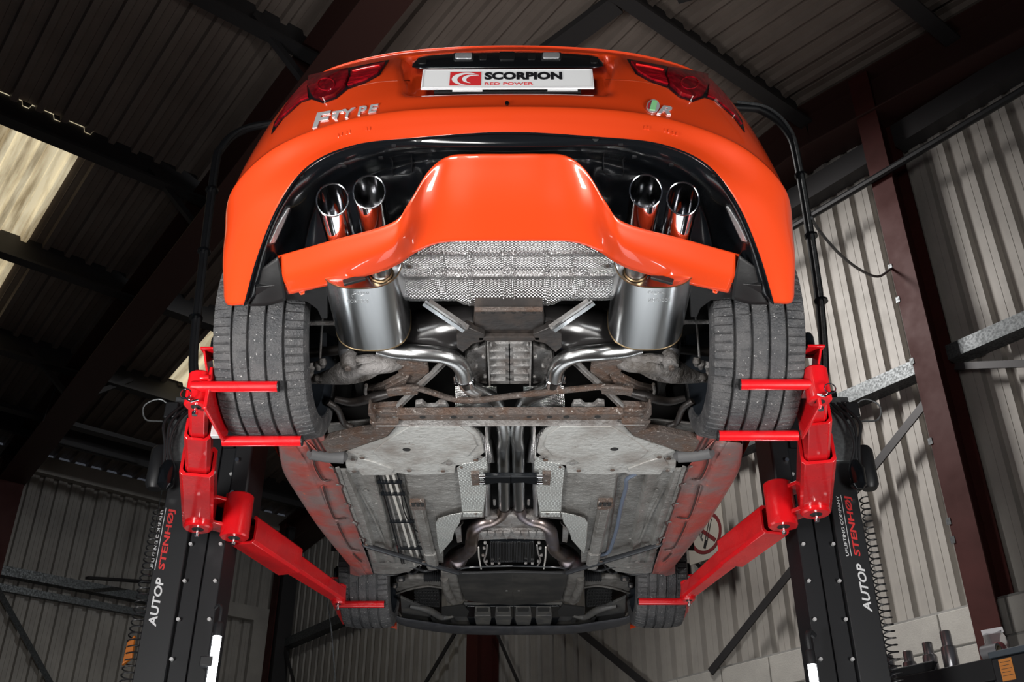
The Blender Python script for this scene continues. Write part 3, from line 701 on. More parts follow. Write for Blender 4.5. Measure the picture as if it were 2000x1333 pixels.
# ------------------------------------------------ gloss black bumper insert with exhaust bays
R4 = BT[-1]
I1 = [Ly(px, py, y, 1) for px, py, y in ((991.5, 283, 2.225), (860, 284, 2.235), (762, 291, 2.26), (672, 318, 2.31), (618, 365, 2.41), (592, 430, 2.55), (570, 520, 2.70))]
I1b = [Ly(px, py, y, 1) for px, py, y in ((991.5, 292, 2.25), (865, 292, 2.26), (768, 302, 2.30), (683, 330, 2.36), (634, 372, 2.46), (606, 432, 2.58), (590, 520, 2.72))]
I2 = [(0, 2.34, 2.42), (.2, 2.35, 2.43), (.33, 2.42, 2.46), (.47, 2.48, 2.45), (.57, 2.54, 2.40), (.61, 2.62, 2.34), (.63, 2.72, 2.27)]
I3 = [(0, 2.44, 2.36), (.2, 2.47, 2.38), (.33, 2.58, 2.38), (.45, 2.62, 2.36), (.53, 2.65, 2.32), (.58, 2.70, 2.28), (.60, 2.76, 2.24)]
R4i = [np.array(p)+np.array([0, .006, .004]) for p in R4]
I_full = crgrid(half_to_full([R4i, I1, I1b, I2, I3]), 7, 10); ins_mb = MB().grid(I_full)
insert = obj('bumper_insert', ins_mb, gloss_black, car, smooth=True, auto=60, thick=.003)
ins_b = bvh_of(ins_mb)
obj('insert_edge', MB().tube(crpath(half_to_full([R4])[0], 10), .003, 6), gloss_black, insert, smooth=True)
refl_m = mat('clear_reflector', (.5, .51, .52), .2, .6, coat=1, bump=(260, .8, .003))
for s in (-1, 1):
    patch('reflector_frame', [(566, 400), (561, 402), (538, 434), (522, 474), (524, 478), (537, 473), (556, 432), (568, 406)], ins_b, black_sat, insert, .001, .003, 4, s)
    patch('reflector', [(564, 403), (560, 405), (541, 436), (525, 472), (535, 469), (552, 432)], ins_b, refl_m, insert, .004, .004, 4, s)
    for q in ((819, 273), (587, 341)):
        patch('parking_sensor', [(q[0]+6*math.cos(t), q[1]+5*math.sin(t)) for t in np.linspace(0, 2*math.pi, 14, endpoint=False)], ins_b, matt_black, insert, .001, .003, 3, s)
    for q in ((770, 283), (744, 307), (672, 323)): patch('clip_tab', rrect(q[0], q[1], 9, 4, 1), ins_b, black_sat, insert, .001, .002, 3, s)
    line_on('panel_joint', [(767, 312), (766, 338), (769, 343), (800, 341), (805, 336), (804, 306)], ins_b, black_sat, insert, .0014, s, .001, 5, 0)

# ------------------------------------------------ orange diffuser blade
top = [(991.5, 303, 2.25), (930, 303, 2.25), (877, 307, 2.26), (838, 336, 2.27), (800, 398, 2.31), (765, 437, 2.36), (650, 470, 2.48), (543, 500, 2.62)]
bot = [(991.5, 469, 2.44), (930, 469, 2.44), (862, 472, 2.45), (815, 490, 2.48), (780, 513, 2.51), (740, 530, 2.55), (650, 553, 2.63), (562, 573, 2.73)]
Tp = [Ly(*q, 1) for q in top]; Bp = [Ly(*q, 1) for q in bot]
D = []
bul = [.0, .0, .0, .004, .01, .006, .0, .0]
for k in (0, .12, .5, .9, 1):
    row = []
    for i, (a, b) in enumerate(zip(Tp, Bp)):
        p = a+(b-a)*k; n = .02*math.sin(math.pi*k)+bul[i]*math.sin(math.pi*k); row.append(p+np.array([0, -n*.7, -n*.8]))
    D.append(row)
D = [[p+np.array([0, .07, .01]) for p in Tp], [p+np.array([0, .018, .006]) for p in Tp]]+D+[[p+np.array([0, .012, .006]) for p in Bp], [p+np.array([0, .03, .035]) for p in Bp]]
dif_mb = MB().grid(crgrid(half_to_full(D), 5, 9))
diff = obj('diffuser_blade', dif_mb, orange, car, smooth=True, auto=60, thick=.003); diff['label'] = 'orange lower diffuser blade'
for s in (-1, 1):
    a = Ly(585, 566, 2.72, s)
    obj('mounting_tab', MB().prism([Ly(576, 560, 2.715, s), Ly(597, 556, 2.705, s), Ly(595, 574, 2.71, s), Ly(588, 576, 2.715, s)], (0, .004, .003)), orange, diff, bevel=.001)
    obj('tab_screw', MB().cyl(Ly(588, 569, 2.705, s), Ly(588, 569, 2.705, s)+[0, .004, 0], .004, 10), chrome, diff)

# ------------------------------------------------ wheel arch liners, black side pieces, dark backing sheets for the shaded interior
for s in (-1, 1):
    c = (0, AX1, AZ)
    prof = [(s*.90, .375), (s*.88, .39), (s*.62, .39), (s*.60, .36)]
    obj('arch_liner', MB().lathe(prof, c, 'X', 30, None, math.radians(-8), math.radians(184)), matt_black, car, smooth=True)
    obj('arch_liner', MB().lathe([(s*.95, .372), (s*.9, .385), (s*.62, .385), (s*.60, .36)], (0, AX2, AZ), 'X', 30, None, math.radians(-8), math.radians(188)), matt_black, car, smooth=True)
    cg = crgrid([[Lz(*q, s) for q in r] for r in (((543, 500, 2.262), (524, 514, 2.256), (504, 529, 2.25)), ((553, 545, 2.222), (522, 555, 2.222), (496, 564, 2.23)), ((559, 586, 2.19), (524, 596, 2.195), (486, 597, 2.20)))], 6, 6)
    obj('corner_trim', MB().grid(cg), matt_black, car, smooth=True, thick=.003)
    lin = [Lz(px, py, 2.215, s) for px, py in ((500, 590), (560, 584), (600, 589), (620, 604), (628, 622), (640, 622), (640, 560), (560, 555), (500, 560))]
    obj('liner_edge', MB().prism(lin, (0, .01, .03)), matt_black, car, bevel=.002)
obj('dark_backing', MB().box((-.9, 2.62, 2.44), (.9, 6.2, 2.46)), void, car)  # near-black sheets added as the shade inside the body, closing see-through gaps
obj('dark_backing', MB().box((-.62, 2.60, 2.40), (.62, 2.64, 2.9)), void, car)
for s in (-1, 1): obj('dark_backing', MB().box((min(s*.58, s*.6), 2.7, 2.3), (max(s*.58, s*.6), 3.6, 2.9)), void, car)
# ------------------------------------------------ upper body (flanks, haunches, cabin) closing the car above
sec = [(2.85, .80, 3.0, .60, 3.04), (3.1, .90, 2.92, .62, 3.16), (3.45, .935, 2.86, .62, 3.25), (4.0, .93, 2.82, .60, 3.27), (4.6, .91, 2.80, .60, 3.2), (5.1, .92, 2.78, .62, 2.92), (5.57, .94, 2.75, .66, 2.84), (6.0, .90, 2.66, .6, 2.74), (6.3, .70, 2.55, .4, 2.6)]
rows = []
for Y, wb_, zb, wr_, zr in sec:
    ws = {2.85: .95, 6.0: .91, 6.3: .72}.get(Y, wb_+.02)
    bt = float(np.interp(Y, (3.5, 3.8, 4.4, 4.8, 5.1, 5.4), (.93, .925, .90, .86, .84, .9)))
    rows.append([(min(bt, ws*.985), Y, 2.125), (min(ws, bt+.035), Y, 2.28), (ws, Y, 2.5), (wb_, Y, zb), (wr_+.06, Y, (zb+zr)/2+.05), (wr_*.6, Y, zr), (0, Y, zr+.02)])
UG = crgrid(rows, 8, 5)
UF = [r[:-1]+[mir(p) for p in r[::-1]] for r in UG]
mb = MB().grid(UF)
def inarch(f):
    c = np.mean([mb.v[i] for i in f], axis=0)
    return any(math.hypot(c[1]-a, c[2]-AZ) < .375 for a in (AX1, AX2)) or (c[1] < 3.17 and c[2] < 2.5)
mb.f = [f for f in mb.f if not inarch(f)]
obj('upper_body', mb, orange, car, smooth=True, auto=50)

# ------------------------------------------------ exhaust
ex = bpy.data.objects.new('exhaust_system', None); C.objects.link(ex); ex.parent = car
brown_seam = mat('heat_tinted_weld', (.35, .25, .14), .35, 1.)
def zpath(pts, s): return [Lz(px, py, z, s) for px, py, z in pts]
def slashed_tip(s, px, py, Y):
    c = Ly(px, py, Y, s); d = np.array([0, 1, -.06]); d /= np.linalg.norm(d)
    mb = MB().pipe(c, c+d*.30, .0465, .002, 40, .043)
    V = np.array(mb.v); k = V[:, 1] < c[1]+.05; V[k, 1] -= (V[k, 2]-c[2])*.42; mb.v = [tuple(v) for v in V]
    obj('exhaust_tip', mb, chrome, ex, smooth=True)
    rim = [c+np.array([.0465*math.cos(t), -.0465*math.sin(t)*.42, .0465*math.sin(t)]) for t in np.linspace(0, 2*math.pi, 33)]
    obj('tip_rim', MB().tube(rim, .0017, 6), chrome, ex, smooth=True)
    obj('tip_baffle', MB().cyl(c+d*.27, c+d*.275, .042, 30), darksteel, ex)
def loft(secs, caps=True):
    b = MB(); n = len(secs[0]); vs = [p for q in secs for p in q]; fs = []
    for i in range(len(secs)-1):
        for k in range(n): fs.append((i*n+k, i*n+(k+1) % n, (i+1)*n+(k+1) % n, (i+1)*n+k))
    if caps: fs += [tuple(range(n)), tuple(range((len(secs)-1)*n, len(secs)*n))]
    return b.add(vs, fs)
def oval(cx, y, cz, a, b, n=2.6, k=56):
    o = []
    for i in range(k):
        t = 2*math.pi*i/k; ct, st = math.cos(t), math.sin(t)
        o.append((cx+a*math.copysign(abs(ct)**(2/n), ct), y, cz+b*math.copysign(abs(st)**(2/n), st)))
    return o
def _ex(s):
    slashed_tip(s, 650, 390, 2.36); slashed_tip(s, 722, 375, 2.33)
    # silencer
    cx, cz, a, b = s*.453, 2.262, .126, .112
    Y0, Y1 = 2.615, 2.985
    secs = [oval(cx, Y0, cz, a*.93, b*.93), oval(cx, Y0-.006, cz, a, b), oval(cx, Y0+.01, cz, a, b), oval(cx+s*.004, (Y0+Y1)/2, cz, a, b), oval(cx+s*.008, Y1-.01, cz, a, b), oval(cx+s*.008, Y1+.004, cz, a, b), oval(cx+s*.008, Y1, cz, a*.93, b*.93)]
    m = obj('silencer', loft(secs), stainless, ex, smooth=True)
    obj('weld_seam', MB().tube(oval(cx, Y0-.004, cz, a, b)+[oval(cx, Y0-.004, cz, a, b)[0]], .0022, 5), brown_seam, ex, smooth=True)
    obj('weld_seam', MB().tube(oval(cx+s*.008, Y1, cz, a, b)+[oval(cx+s*.008, Y1, cz, a, b)[0]], .0025, 5), brown_seam, ex, smooth=True)
    sb = bvh_of(loft(secs)); etch = mat('laser_etching', (.5, .51, .52), .4, .9)
    surf_text('SCORPION', 700, 588, 42, 6, 0, sb, etch, ex, .0004, .0003, 0, 0, s, s < 0)
    surf_text('EXHAUSTS', 707, 572, 30, 4, 0, sb, etch, ex, .0004, .0003, 0, 0, s, s < 0)
    line_on('etched_emblem', [(690, 581), (688, 577), (693, 574), (700, 574), (706, 577), (712, 575)], sb, etch, ex, .0008, s, .0003)
    for px, py in ((744, 528),):
        c = Ly(px, py, 2.60, s); obj('outlet_neck', MB().tube([c+[0, .03, 0], c, c+[0, -.03, .01], c+[0, -.02, .03], c+[0, -.015, .14]], [.031, .031, .031, .031, .033], 24), pipe_m, ex, smooth=True)
        obj('weld_seam', MB().tube([c+[.035*math.cos(t), .012, .035*math.sin(t)] for t in np.linspace(0, 2*math.pi, 25)], .003, 6), brown_seam, ex, smooth=True)
    obj('hanger_bracket', MB().bar(Ly(672, 553, 2.585, s), Ly(715, 541, 2.585, s), .012, .02), matt_black, ex, bevel=.003)
    # inlet pipe, clamp, over-axle bend
    z = 2.17
    obj('rear_pipe', MB().tube(zpath([(742, 676, 2.21), (775, 686, 2.19), (815, 690, z), (858, 693, z), (885, 702, z), (903, 720, z), (909, 744, z)], s), [.034, .031, .029, .029, .030, .030, .030], 28, smooth=6), pipe_m, ex, smooth=True)
    a, b = Lz(907, 738, z, s), Lz(911, 749, z, s)
    obj('pipe_clamp', MB().tube([a, a+(b-a)*.1, a+(b-a)*.9, b], [.030, .0345, .0345, .030], 28), chrome, ex, smooth=True)
    e = Lz(889, 741, z-.01, s); obj('clamp_bolt', MB().tube([e+[0, -.022, 0], e+[0, .022, 0]], .0045, 8), chrome, ex); obj('clamp_bolt', MB().cyl(e+[0, .016, 0], e+[0, .026, 0], .008, 6), chrome, ex)
    obj('middle_pipe', MB().tube(zpath([(909, 744, z), (918, 757, z), (940, 768, 2.175), (962, 780, 2.18), (976, 800, 2.18), (981, 822, 2.17), (984, 838, 2.165), (985, 855, 2.16), (983, 872, 2.16)], s), [.029, .029, .028, .027, .026, .0265, .027, .026, .027], 26, smooth=6), pipe_m, ex, smooth=True)
    a, b = Lz(983, 880, 2.16, s), Lz(983, 890, 2.16, s)
    obj('pipe_clamp', MB().tube([a, a, b, b], [.027, .0335, .0335, .027], 26), chrome, ex, smooth=True)
    e = Lz(958, 884, 2.155, s); obj('clamp_bolt', MB().cyl(e+[0, -.022, 0], e+[0, .022, 0], .0045, 8), chrome, ex); obj('clamp_bolt', MB().cyl(e+[0, .012, 0], e+[0, .026, 0], .009, 6), chrome, ex)
    obj('front_pipe', MB().tube(zpath([(983, 872, 2.16), (984, 930, 2.16), (985, 990, 2.16)], s), .0265, 26, smooth=3), stainless, ex, smooth=True)
    a, b = Lz(985, 990, 2.16, s), Lz(985, 995, 2.16, s)
    obj('pipe_clamp', MB().tube([a, a, b, b], [.027, .034, .034, .028], 26), hot_pipe, ex, smooth=True)
    e = Lz(966, 983, 2.15, s); obj('clamp_bolt', MB().cyl(e+[0, -.03, 0], e+[0, .02, 0], .006, 8), cast, ex)
    obj('downpipe', MB().tube(zpath([(985, 993, 2.16), (980, 1006, 2.15), (964, 1017, 2.14), (942, 1023, 2.13), (926, 1036, 2.12), (922, 1056, 2.12), (919, 1073, 2.12), (905, 1084, 2.13), (886, 1089, 2.16)], s), [.028, .028, .028, .029, .031, .031, .031, .033, .036], 26, smooth=6), hot_pipe, ex, smooth=True)
    obj('catalyst_body', MB().tube(zpath([(906, 1077, 2.20), (895, 1088, 2.16), (889, 1096, 2.15), (885, 1102, 2.16), (878, 1106, 2.24)], s), [.04, .054, .056, .054, .05], 26, smooth=4), hot_pipe, ex, smooth=True)
both(_ex)

# ------------------------------------------------ underside panels
def pp(name, pts, Z, m, s, t=.01, par=car, bevel=.003, label=None):
    P = [Lz(q[0], q[1], q[2] if len(q) > 2 else Z, s) for q in pts]
    return obj(name, MB().prism(P, (0, 0, t)), m, par, bevel=bevel, label=label)
def disc(name, px, py, Z, r, m, s, par=car, h=.003, seg=14):
    c = Lz(px, py, Z, s); return obj(name, MB().tube([c+[0, 0, h], c+[0, 0, h*.2], c], [r, r, r*.8], seg), m, par, smooth=True)
def tb(name, pts, r, m, s, par=car, sm=5, seg=10): return obj(name, MB().tube(zpath(pts, s), r, seg, smooth=sm), m, par, smooth=True)
# dimpled heat shield behind the diffuser
def hs_left(py): return float(np.interp(py, (468, 490, 518, 587, 600), (868, 815, 774, 786, 800)))
G = []
for v in np.linspace(462, 600, 70):
    row = []
    for u in np.linspace(0, 1, 60):
        px0 = hs_left(v); px = px0+(991.5-px0)*u
        bt = 598 if px > 915 else (596 if px > 905 else (588+8*sstep(890, 910, px)))
        py = 462+(bt-462)*(v-462)/138
        z = 2.262-.007*math.exp(-((py-497)/2.6)**2)-.008*math.exp(-((py-541)/2.6)**2)
        for vx in (868, 920, 985): z -= .006*math.exp(-((px-vx)/2.5)**2)*(1 if py > 490 else 0)
        z += .03*sstep(800, 770, px)*0-.012*sstep(560, 590, py)+.02*sstep(.06, 0, u)
        z -= .012*sstep(835, 855, px-(py-540)*.6)*(1 if py > 535 else sstep(520, 535, py))
        if py > bt-3: z += .006
        row.append(Lz(px, py, z, 1))
    G.append(row)
obj('heat_shield', MB().grid(half_to_full([r[::-1] for r in G])), shield_m, car, smooth=True, auto=70, thick=.002, label='dimpled silver heat shield')
for s in (-1, 1): disc('shield_washer', 800, 522, 2.25, .012, cast, s); disc('shield_bolt', 800, 522, 2.245, .006, rust, s)
# rear subframe, differential, struts
obj('subframe', MB().prism([Lz(px, py, 2.2, s) for s, px, py in ((-1, 928, 602), (-1, 925, 640), (-1, 945, 650), (-1, 947, 668), (1, 947, 668), (1, 945, 650), (1, 925, 640), (1, 928, 602))], (0, 0, .05)), mat('sooty_subframe', (.022, .019, .018), .42, .2, noise=(14, (.05, .038, .032), .45, .7), bump=(40, .6, .004)), car, bevel=.005)
sub_m = MATS['sooty_subframe']
obj('subframe_lip', MB().bar(Lz(935, 658, 2.19, -1), Lz(935, 658, 2.19, 1), .02, .02), sub_m, car, bevel=.003)
obj('subframe_lip', MB().bar(Lz(928, 605, 2.19, -1), Lz(928, 605, 2.19, 1), .012, .015), rust, car, bevel=.003)
def _r(s):
    for px in (945, 964, 985): disc('subframe_hole', px, 612, 2.184, .007, void, s)
    c = Lz(830, 650, 2.28, s); d = Lz(940, 630, 2.26, s)
    obj('crossmember_tube', MB().tube([c+[-s*-.12, .05, 0], c, (c+d)/2, d], [.07, .085, .08, .06], 26, smooth=4), mat('glossy_black_axle', (.015, .014, .014), .22), car, smooth=True)
    obj('frame_strut', MB().bar(Lz(829, 592, 2.22, s), Lz(908, 646, 2.16, s), .022, .012, ch=.002), stainless, car)
    obj('frame_strut', MB().bar(Lz(838, 590, 2.23, s), Lz(914, 642, 2.17, s), .012, .02), cast, car)
    pp('strut_bracket', [(893, 654), (912, 640), (948, 655), (945, 668), (925, 672), (905, 690), (893, 680)], 2.18, sub_m, s, .03)
    # differential housing
    pp('differential_cover', [(910, 690), (950, 676), (952, 752), (930, 748), (908, 720)], 2.22, cast, s, .05, bevel=.006)
    pp('differential_cover', [(952, 671), (1000, 671), (1000, 752), (957, 752)], 2.205, cast, s, .05, bevel=.006)
    for y in (683, 697, 712, 727, 741): obj('casting_rib', MB().bar(Lz(955, y, 2.197, s), Lz(988, y, 2.197, s), .004, .018), cast, car, bevel=.001)
    for q in ((958, 677), (960, 744), (982, 689), (945, 700), (930, 718), (948, 738)): disc('housing_bolt', q[0], q[1], 2.19, .007, cast, s, seg=6, h=.012)
    obj('casting_rib', MB().bar(Lz(953, 671, 2.195, s), Lz(957, 752, 2.195, s), .006, .02), cast, car, bevel=.001)
    # lower wishbone and its bushes
    m = dirty_cast
    def flat(name, pts, w_, m, th=.018):
        P = crpath([Lz(a, b, z, s) for a, b, z in pts], 5); W_ = crpath([np.array([q, q, q]) for q in w_], 5)
        rows = [];
        for i, p in enumerate(P):
            d = P[min(i+1, len(P)-1)]-P[max(0, i-1)]; d[2] = 0; d /= np.linalg.norm(d); n = np.array([-d[1], d[0], 0]); h = W_[i][0]
            rows.append([p-n*h+[0, 0, th], p-n*h*.95+[0, 0, .003], p-n*h*.6-[0, 0, .004], p+[0, 0, .004], p+n*h*.6-[0, 0, .004], p+n*h*.95+[0, 0, .003], p+n*h+[0, 0, th]])
        return obj(name, MB().grid(rows), m, car, smooth=True, thick=.004)
    obj('lower_wishbone', MB().tube(zpath([(596, 743, 2.2), (620, 740, 2.19), (650, 735, 2.18), (676, 727, 2.18), (705, 718, 2.18), (735, 713, 2.18), (762, 712, 2.18), (782, 710, 2.19)], s), [.012, .018, .03, .045, .03, .034, .03, .02], 18, smooth=4), m, car, smooth=True)
    flat('lower_wishbone', [(612, 742, 2.175), (655, 745, 2.165), (700, 740, 2.165), (738, 724, 2.17), (774, 712, 2.18)], [.008, .022, .03, .022, .012], m)
    flat('lower_wishbone', [(690, 709, 2.17), (722, 704, 2.17), (745, 708, 2.17), (778, 706, 2.18)], [.014, .012, .018, .02], m)
    c = Lz(680, 717, 2.15, s)
    obj('bush', MB().tube([c+[0, .0, .05], c+[0, 0, .01], c, c-[0, 0, .002]], [.03, .028, .026, .018], 20), m, car, smooth=True); obj('bush_bolt', MB().cyl(c-[0, .0, -.0], c-[0, 0, .012], .011, 6), rust, car)
    obj('damper', MB().tube(zpath([(676, 650, 2.3), (676, 690, 2.2), (678, 705, 2.18)], s), [.028, .026, .022], 18), mat('damper_grey', (.10, .10, .105), .4, .5), car, smooth=True)
    obj('drop_link', MB().tube(zpath([(632, 600, 2.28), (628, 650, 2.25), (625, 702, 2.2)], s), .004, 8), cast, car, smooth=True)
    for q in ((622, 712), (608, 715), (604, 728), (630, 707)): obj('ball_joint', MB().tube(zpath([(q[0], q[1]-7, 2.2), (q[0]+1, q[1], 2.19), (q[0], q[1]+8, 2.19)], s), [.011, .015, .010], 12), m, car, smooth=True)
    obj('toe_link', MB().tube(zpath([(600, 631, 2.25), (650, 631, 2.25), (700, 640, 2.28)], s), .008, 8), cast, car, smooth=True)
    obj('driveshaft', MB().tube(zpath([(600, 690, 2.27), (700, 680, 2.27), (900, 672, 2.26)], s), .018, 12), sub_m, car, smooth=True)
    pp('toe_bracket', [(778, 703), (836, 716), (838, 728), (822, 742), (812, 757), (782, 762), (722, 780), (714, 762), (745, 755), (782, 735), (772, 716)], 2.175, rust, s, .02)
    pp('toe_bracket', [(781, 745), (800, 736), (790, 758), (760, 768), (752, 760)], 2.165, rust, s, .012)
    tb('brake_pipe', [(716, 752, 2.16), (714, 768, 2.16), (724, 778, 2.16), (745, 776, 2.16), (790, 764, 2.16)], .006, m, s)
    tb('link_arm', [(655, 780, 2.16), (690, 786, 2.15), (735, 775, 2.15), (768, 768, 2.15)], [.012, .016, .02, .012], sub_m, s)
    obj('tunnel_brace', MB().bar(Lz(868, 708, 2.2, s), Lz(776, 796, 2.12, s), .028, .012, ch=.003), dirty_cast, car)
    obj('tunnel_brace', MB().bar(Lz(866, 708, 2.193, s), Lz(776, 794, 2.113, s), .006, .012), cast, car)
    # crossbeam ends and small castings
    pp('small_casting', [(812, 790), (825, 788), (834, 796), (850, 796), (858, 789), (872, 790), (878, 802), (812, 802)], 2.13, cast, s, .02)
    tb('cable_loop', [(640, 785, 2.15), (660, 800, 2.14), (672, 826, 2.13), (690, 836, 2.12)], .012, sub_m, s)
both(_r)
AB = [(757, 768), (785, 762), (811, 761), (850, 772), (885, 783), (930, 786), (995, 778), (1060, 771), (1120, 765), (1180, 760), (1236, 765)]
P = []
for px, py in AB:
    p = atz(px, py, 2.135, Kc(py)); P.append(p)
P = crpath(P, 6); rows = [[p+[0, -.012, .012], p+[0, -.013, 0], p+[0, -.004, -.004], p+[0, .006, -.002], p+[0, .013, .002], p+[0, .012, .014]] for p in P]
obj('anti_roll_bar', MB().grid(rows), rust, car, smooth=True, thick=.003)
for s_, q in ((-1, (757, 768)), (1, (757, 768))): pp('bar_end', [(q[0]-2, q[1]-4), (q[0]+20, q[1]-8), (q[0]+62, q[1]-9), (q[0]+60, q[1]+4), (q[0]+20, q[1]+6), (q[0]+2, q[1]+8)], 2.13, rust, s_, .01)
cb = obj('crossbeam', MB().prism([Lz(px, py, 2.105, s) for s, px, py in ((-1, 737, 826), (-1, 722, 812), (-1, 722, 803), (-1, 776, 805), (1, 776, 805), (1, 722, 803), (1, 722, 812), (1, 737, 826))], (0, 0, .02)), rust, car, bevel=.004)
obj('crossbeam_flange', MB().bar(Lz(735, 826, 2.098, -1), Lz(735, 826, 2.098, 1), .008, .03), cast, cb, bevel=.002)
obj('crossbeam_flange', MB().bar(Lz(776, 804, 2.105, -1), Lz(776, 804, 2.105, 1), .006, .03), rust, cb, bevel=.002)
for s in (-1, 1):
    pp('crossbeam_end', [(720, 796), (785, 792), (788, 803), (724, 806)], 2.115, rust, s, .02, cb)
    pp('crossbeam_end', [(720, 797), (724, 797), (738, 826), (732, 828), (720, 812)], 2.09, rust, s, .035, cb)
    for px, r_ in ((826, .011), (887, .011), (920, .009), (771, .006), (738, .006), (960, .008)):
        c = Lz(px, 816, 2.1035, s); obj('beam_hole', MB().cyl(c, c+[0, 0, .001], r_, 18), void if r_ > .007 else cast, cb)
# blue union on the right of the differential
obj('blue_hose', MB().tube([atz(px, py, 2.24) for px, py in ((1075, 722), (1082, 738), (1078, 752), (1092, 760))], .009, 10, smooth=5), mat('blue_hose_rubber', (.01, .04, .3), .35), car, smooth=True)

def _floor(s):
    # pale trays, rusty beams
    tr = [(780, 827), (907, 827), (930, 845), (940, 858), (947, 885), (924, 904), (891, 911), (889, 925), (814, 929), (777, 925), (768, 929), (707, 929), (700, 920), (684, 926), (677, 920), (675, 899), (665, 887), (700, 874), (756, 855)]
    t_ = pp('undertray', tr, 2.1, tray_m, s, .012, label='pale grey undertray')
    pp('tray_relief', [(800, 835), (900, 835), (925, 852), (933, 872), (915, 893), (880, 897), (862, 908), (775, 908), (745, 898), (730, 885), (748, 868), (775, 850)], 2.095, tray_m, s, .008, t_)
    pp('tray_relief', [(700, 895), (735, 905), (770, 918), (768, 924), (712, 924), (690, 912)], 2.095, tray_m, s, .008, t_)
    c = Lz(795, 879, 2.0945, s); obj('drain_hole', MB().cyl(c, c+[0, 0, .001], .016, 22), void, t_)
    for q in ((690, 899), (708, 896), (800, 921), (866, 922), (692, 922), (930, 901)): disc('tray_bolt', q[0], q[1], 2.09, .010, rust, s, t_)
    for q in ((878, 908), (938, 895)): disc('tray_bolt', q[0], q[1], 2.089, .012, cast, s, t_)
    pp('rusty_beam', [(722, 826), (780, 827), (757, 853), (700, 873), (668, 884), (640, 886), (628, 864), (650, 857), (700, 846), (735, 842)], 2.085, rust, s, .03)
    obj('jacking_rubber', MB().tube(zpath([(605, 885, 2.08), (607, 886, 2.08), (640, 892, 2.08), (672, 893, 2.08), (674, 894, 2.08)], s), [.016, .024, .024, .026, .018], 20), mat('worn_grey_rubber', (.07, .07, .072), .6, bump=(60, .5, .003)), car, smooth=True)
    pp('arch_panel', [(640, 830), (735, 820), (740, 842), (700, 850), (640, 862)], 2.2, pan_m, s, .01)
    # floor pan
    K3 = [(650, 690, 728, 2.085), (672, 708, 738, 2.088), (680, 716, 744, 2.112), (700, 735, 757, 2.118), (726, 750, 770, 2.104), (735, 757, 777, 2.128), (788, 800, 818, 2.128), (792, 806, 822, 2.108), (850, 860, 866, 2.108), (893, 905, 900, 2.112), (953, 950, 905, 2.13)]
    rows = []
    for py in np.linspace(915, 1100, 24):
        rows.append([Lz(min(float(np.interp(py, (915, 1000, 1100), k[:3])), float(np.interp(py, (1010, 1020, 1100), (960, 866, 866)))), py, k[3], s) for k in K3])
    fl = obj('floor_pan', MB().grid(rows), pan_m, car, smooth=True, auto=20, thick=.002)
    fp = pp('front_floor', [(717, 1078), (760, 1087), (826, 1101), (800, 1118), (770, 1123), (730, 1121)], 2.115, pan_m, s, .01)
    for q in ((742, 1092), (758, 1100), (775, 1112), (790, 1104)): disc('pressing', q[0], q[1], 2.112, .012, pan_m, s)
    obj('box_section', MB().bar(Lz(817, 990, 2.095, s), Lz(843, 1098, 2.095, s), .058, .03, ch=.012), pan_m, fl, bevel=.002)
    obj('box_section', MB().bar(Lz(840, 1080, 2.09, s), Lz(846, 1108, 2.09, s), .06, .035, ch=.01), pan_m, fl, bevel=.002)
    obj('slot_frame', MB().bar(Lz(815, 980, 2.094, s), Lz(818, 991, 2.094, s), .064, .032), rust, fl, bevel=.003)
    for q in (-9, 0, 9): obj('slot', MB().bar(Lz(816+q, 983, 2.078, s), Lz(818+q, 990, 2.078, s), .014, .003), void, fl)
    for a, b in (((838, 912), (860, 1080)), ((700, 935), (752, 1070))): obj('floor_bead', MB().tube(zpath([(a[0], a[1]+20, 2.112), ((a[0]+b[0])/2, (a[1]+b[1])/2, 2.11), (b[0], b[1]-10, 2.112)], s), .005, 6), pan_m, fl, smooth=True)
    for q in ((800, 945), (830, 945), (805, 960), (835, 962), (805, 985), (836, 990), (850, 1010), (735, 985), (745, 1000), (715, 960), (770, 1055)): disc('pressing', q[0], q[1], 2.107, .007, pan_m, s, fl)
    # tunnel shields
    ts = pp('tunnel_shield', [(893, 915), (903, 908), (926, 904), (948, 893), (953, 905), (950, 960), (944, 1010), (903, 1010), (899, 960)], 2.098, shield_p, s, .004)
    pp('tunnel_shield', [(903, 1003), (943, 1003), (943, 1011), (904, 1011)], 2.09, shield_p, s, .006)
    pp('shield_flare', [(851, 1023), (857, 1014), (880, 1007), (903, 1003), (899, 1022), (888, 1040), (884, 1056), (860, 1084), (855, 1060)], 2.085, shield_p, s, .004)
    obj('tunnel_wall', MB().grid([[Lz(949, y, 2.10, s), Lz(957, y, 2.16, s), Lz(960, y, 2.24, s)] for y in (830, 880, 930, 980, 1010)]), shield_m, car, smooth=True, thick=.002)
    obj('tunnel_wall', MB().grid([[Lz(x0, y, 2.11, s), Lz(x0+12, y, 2.13, s), Lz(x0+22, y, 2.2, s)] for x0, y in ((905, 826), (925, 842), (942, 860), (947, 885), (950, 905))]), shield_m, car, smooth=True, thick=.002)
    obj('tunnel_wall', MB().grid([[Lz(890, y, 2.14, s), Lz(925, y, 2.16, s), Lz(970, y, 2.22, s)] for y in (755, 775, 800, 827)]), shield_m, car, smooth=True, thick=.002)
    disc('shield_bolt', 902, 915, 2.092, .006, rust, s); disc('shield_bolt', 930, 1006, 2.085, .006, rust, s)
    pp('gearbox_mount', [(920, 927), (937, 926), (938, 949), (923, 950)], 2.085, rust, s, .03)
    for q in ((941, 931), (941, 943)): obj('mount_spring', MB().tube(zpath([(q[0]-4, q[1], 2.075), (q[0]+7, q[1], 2.075)], s), .008, 10), chrome, car, smooth=True)
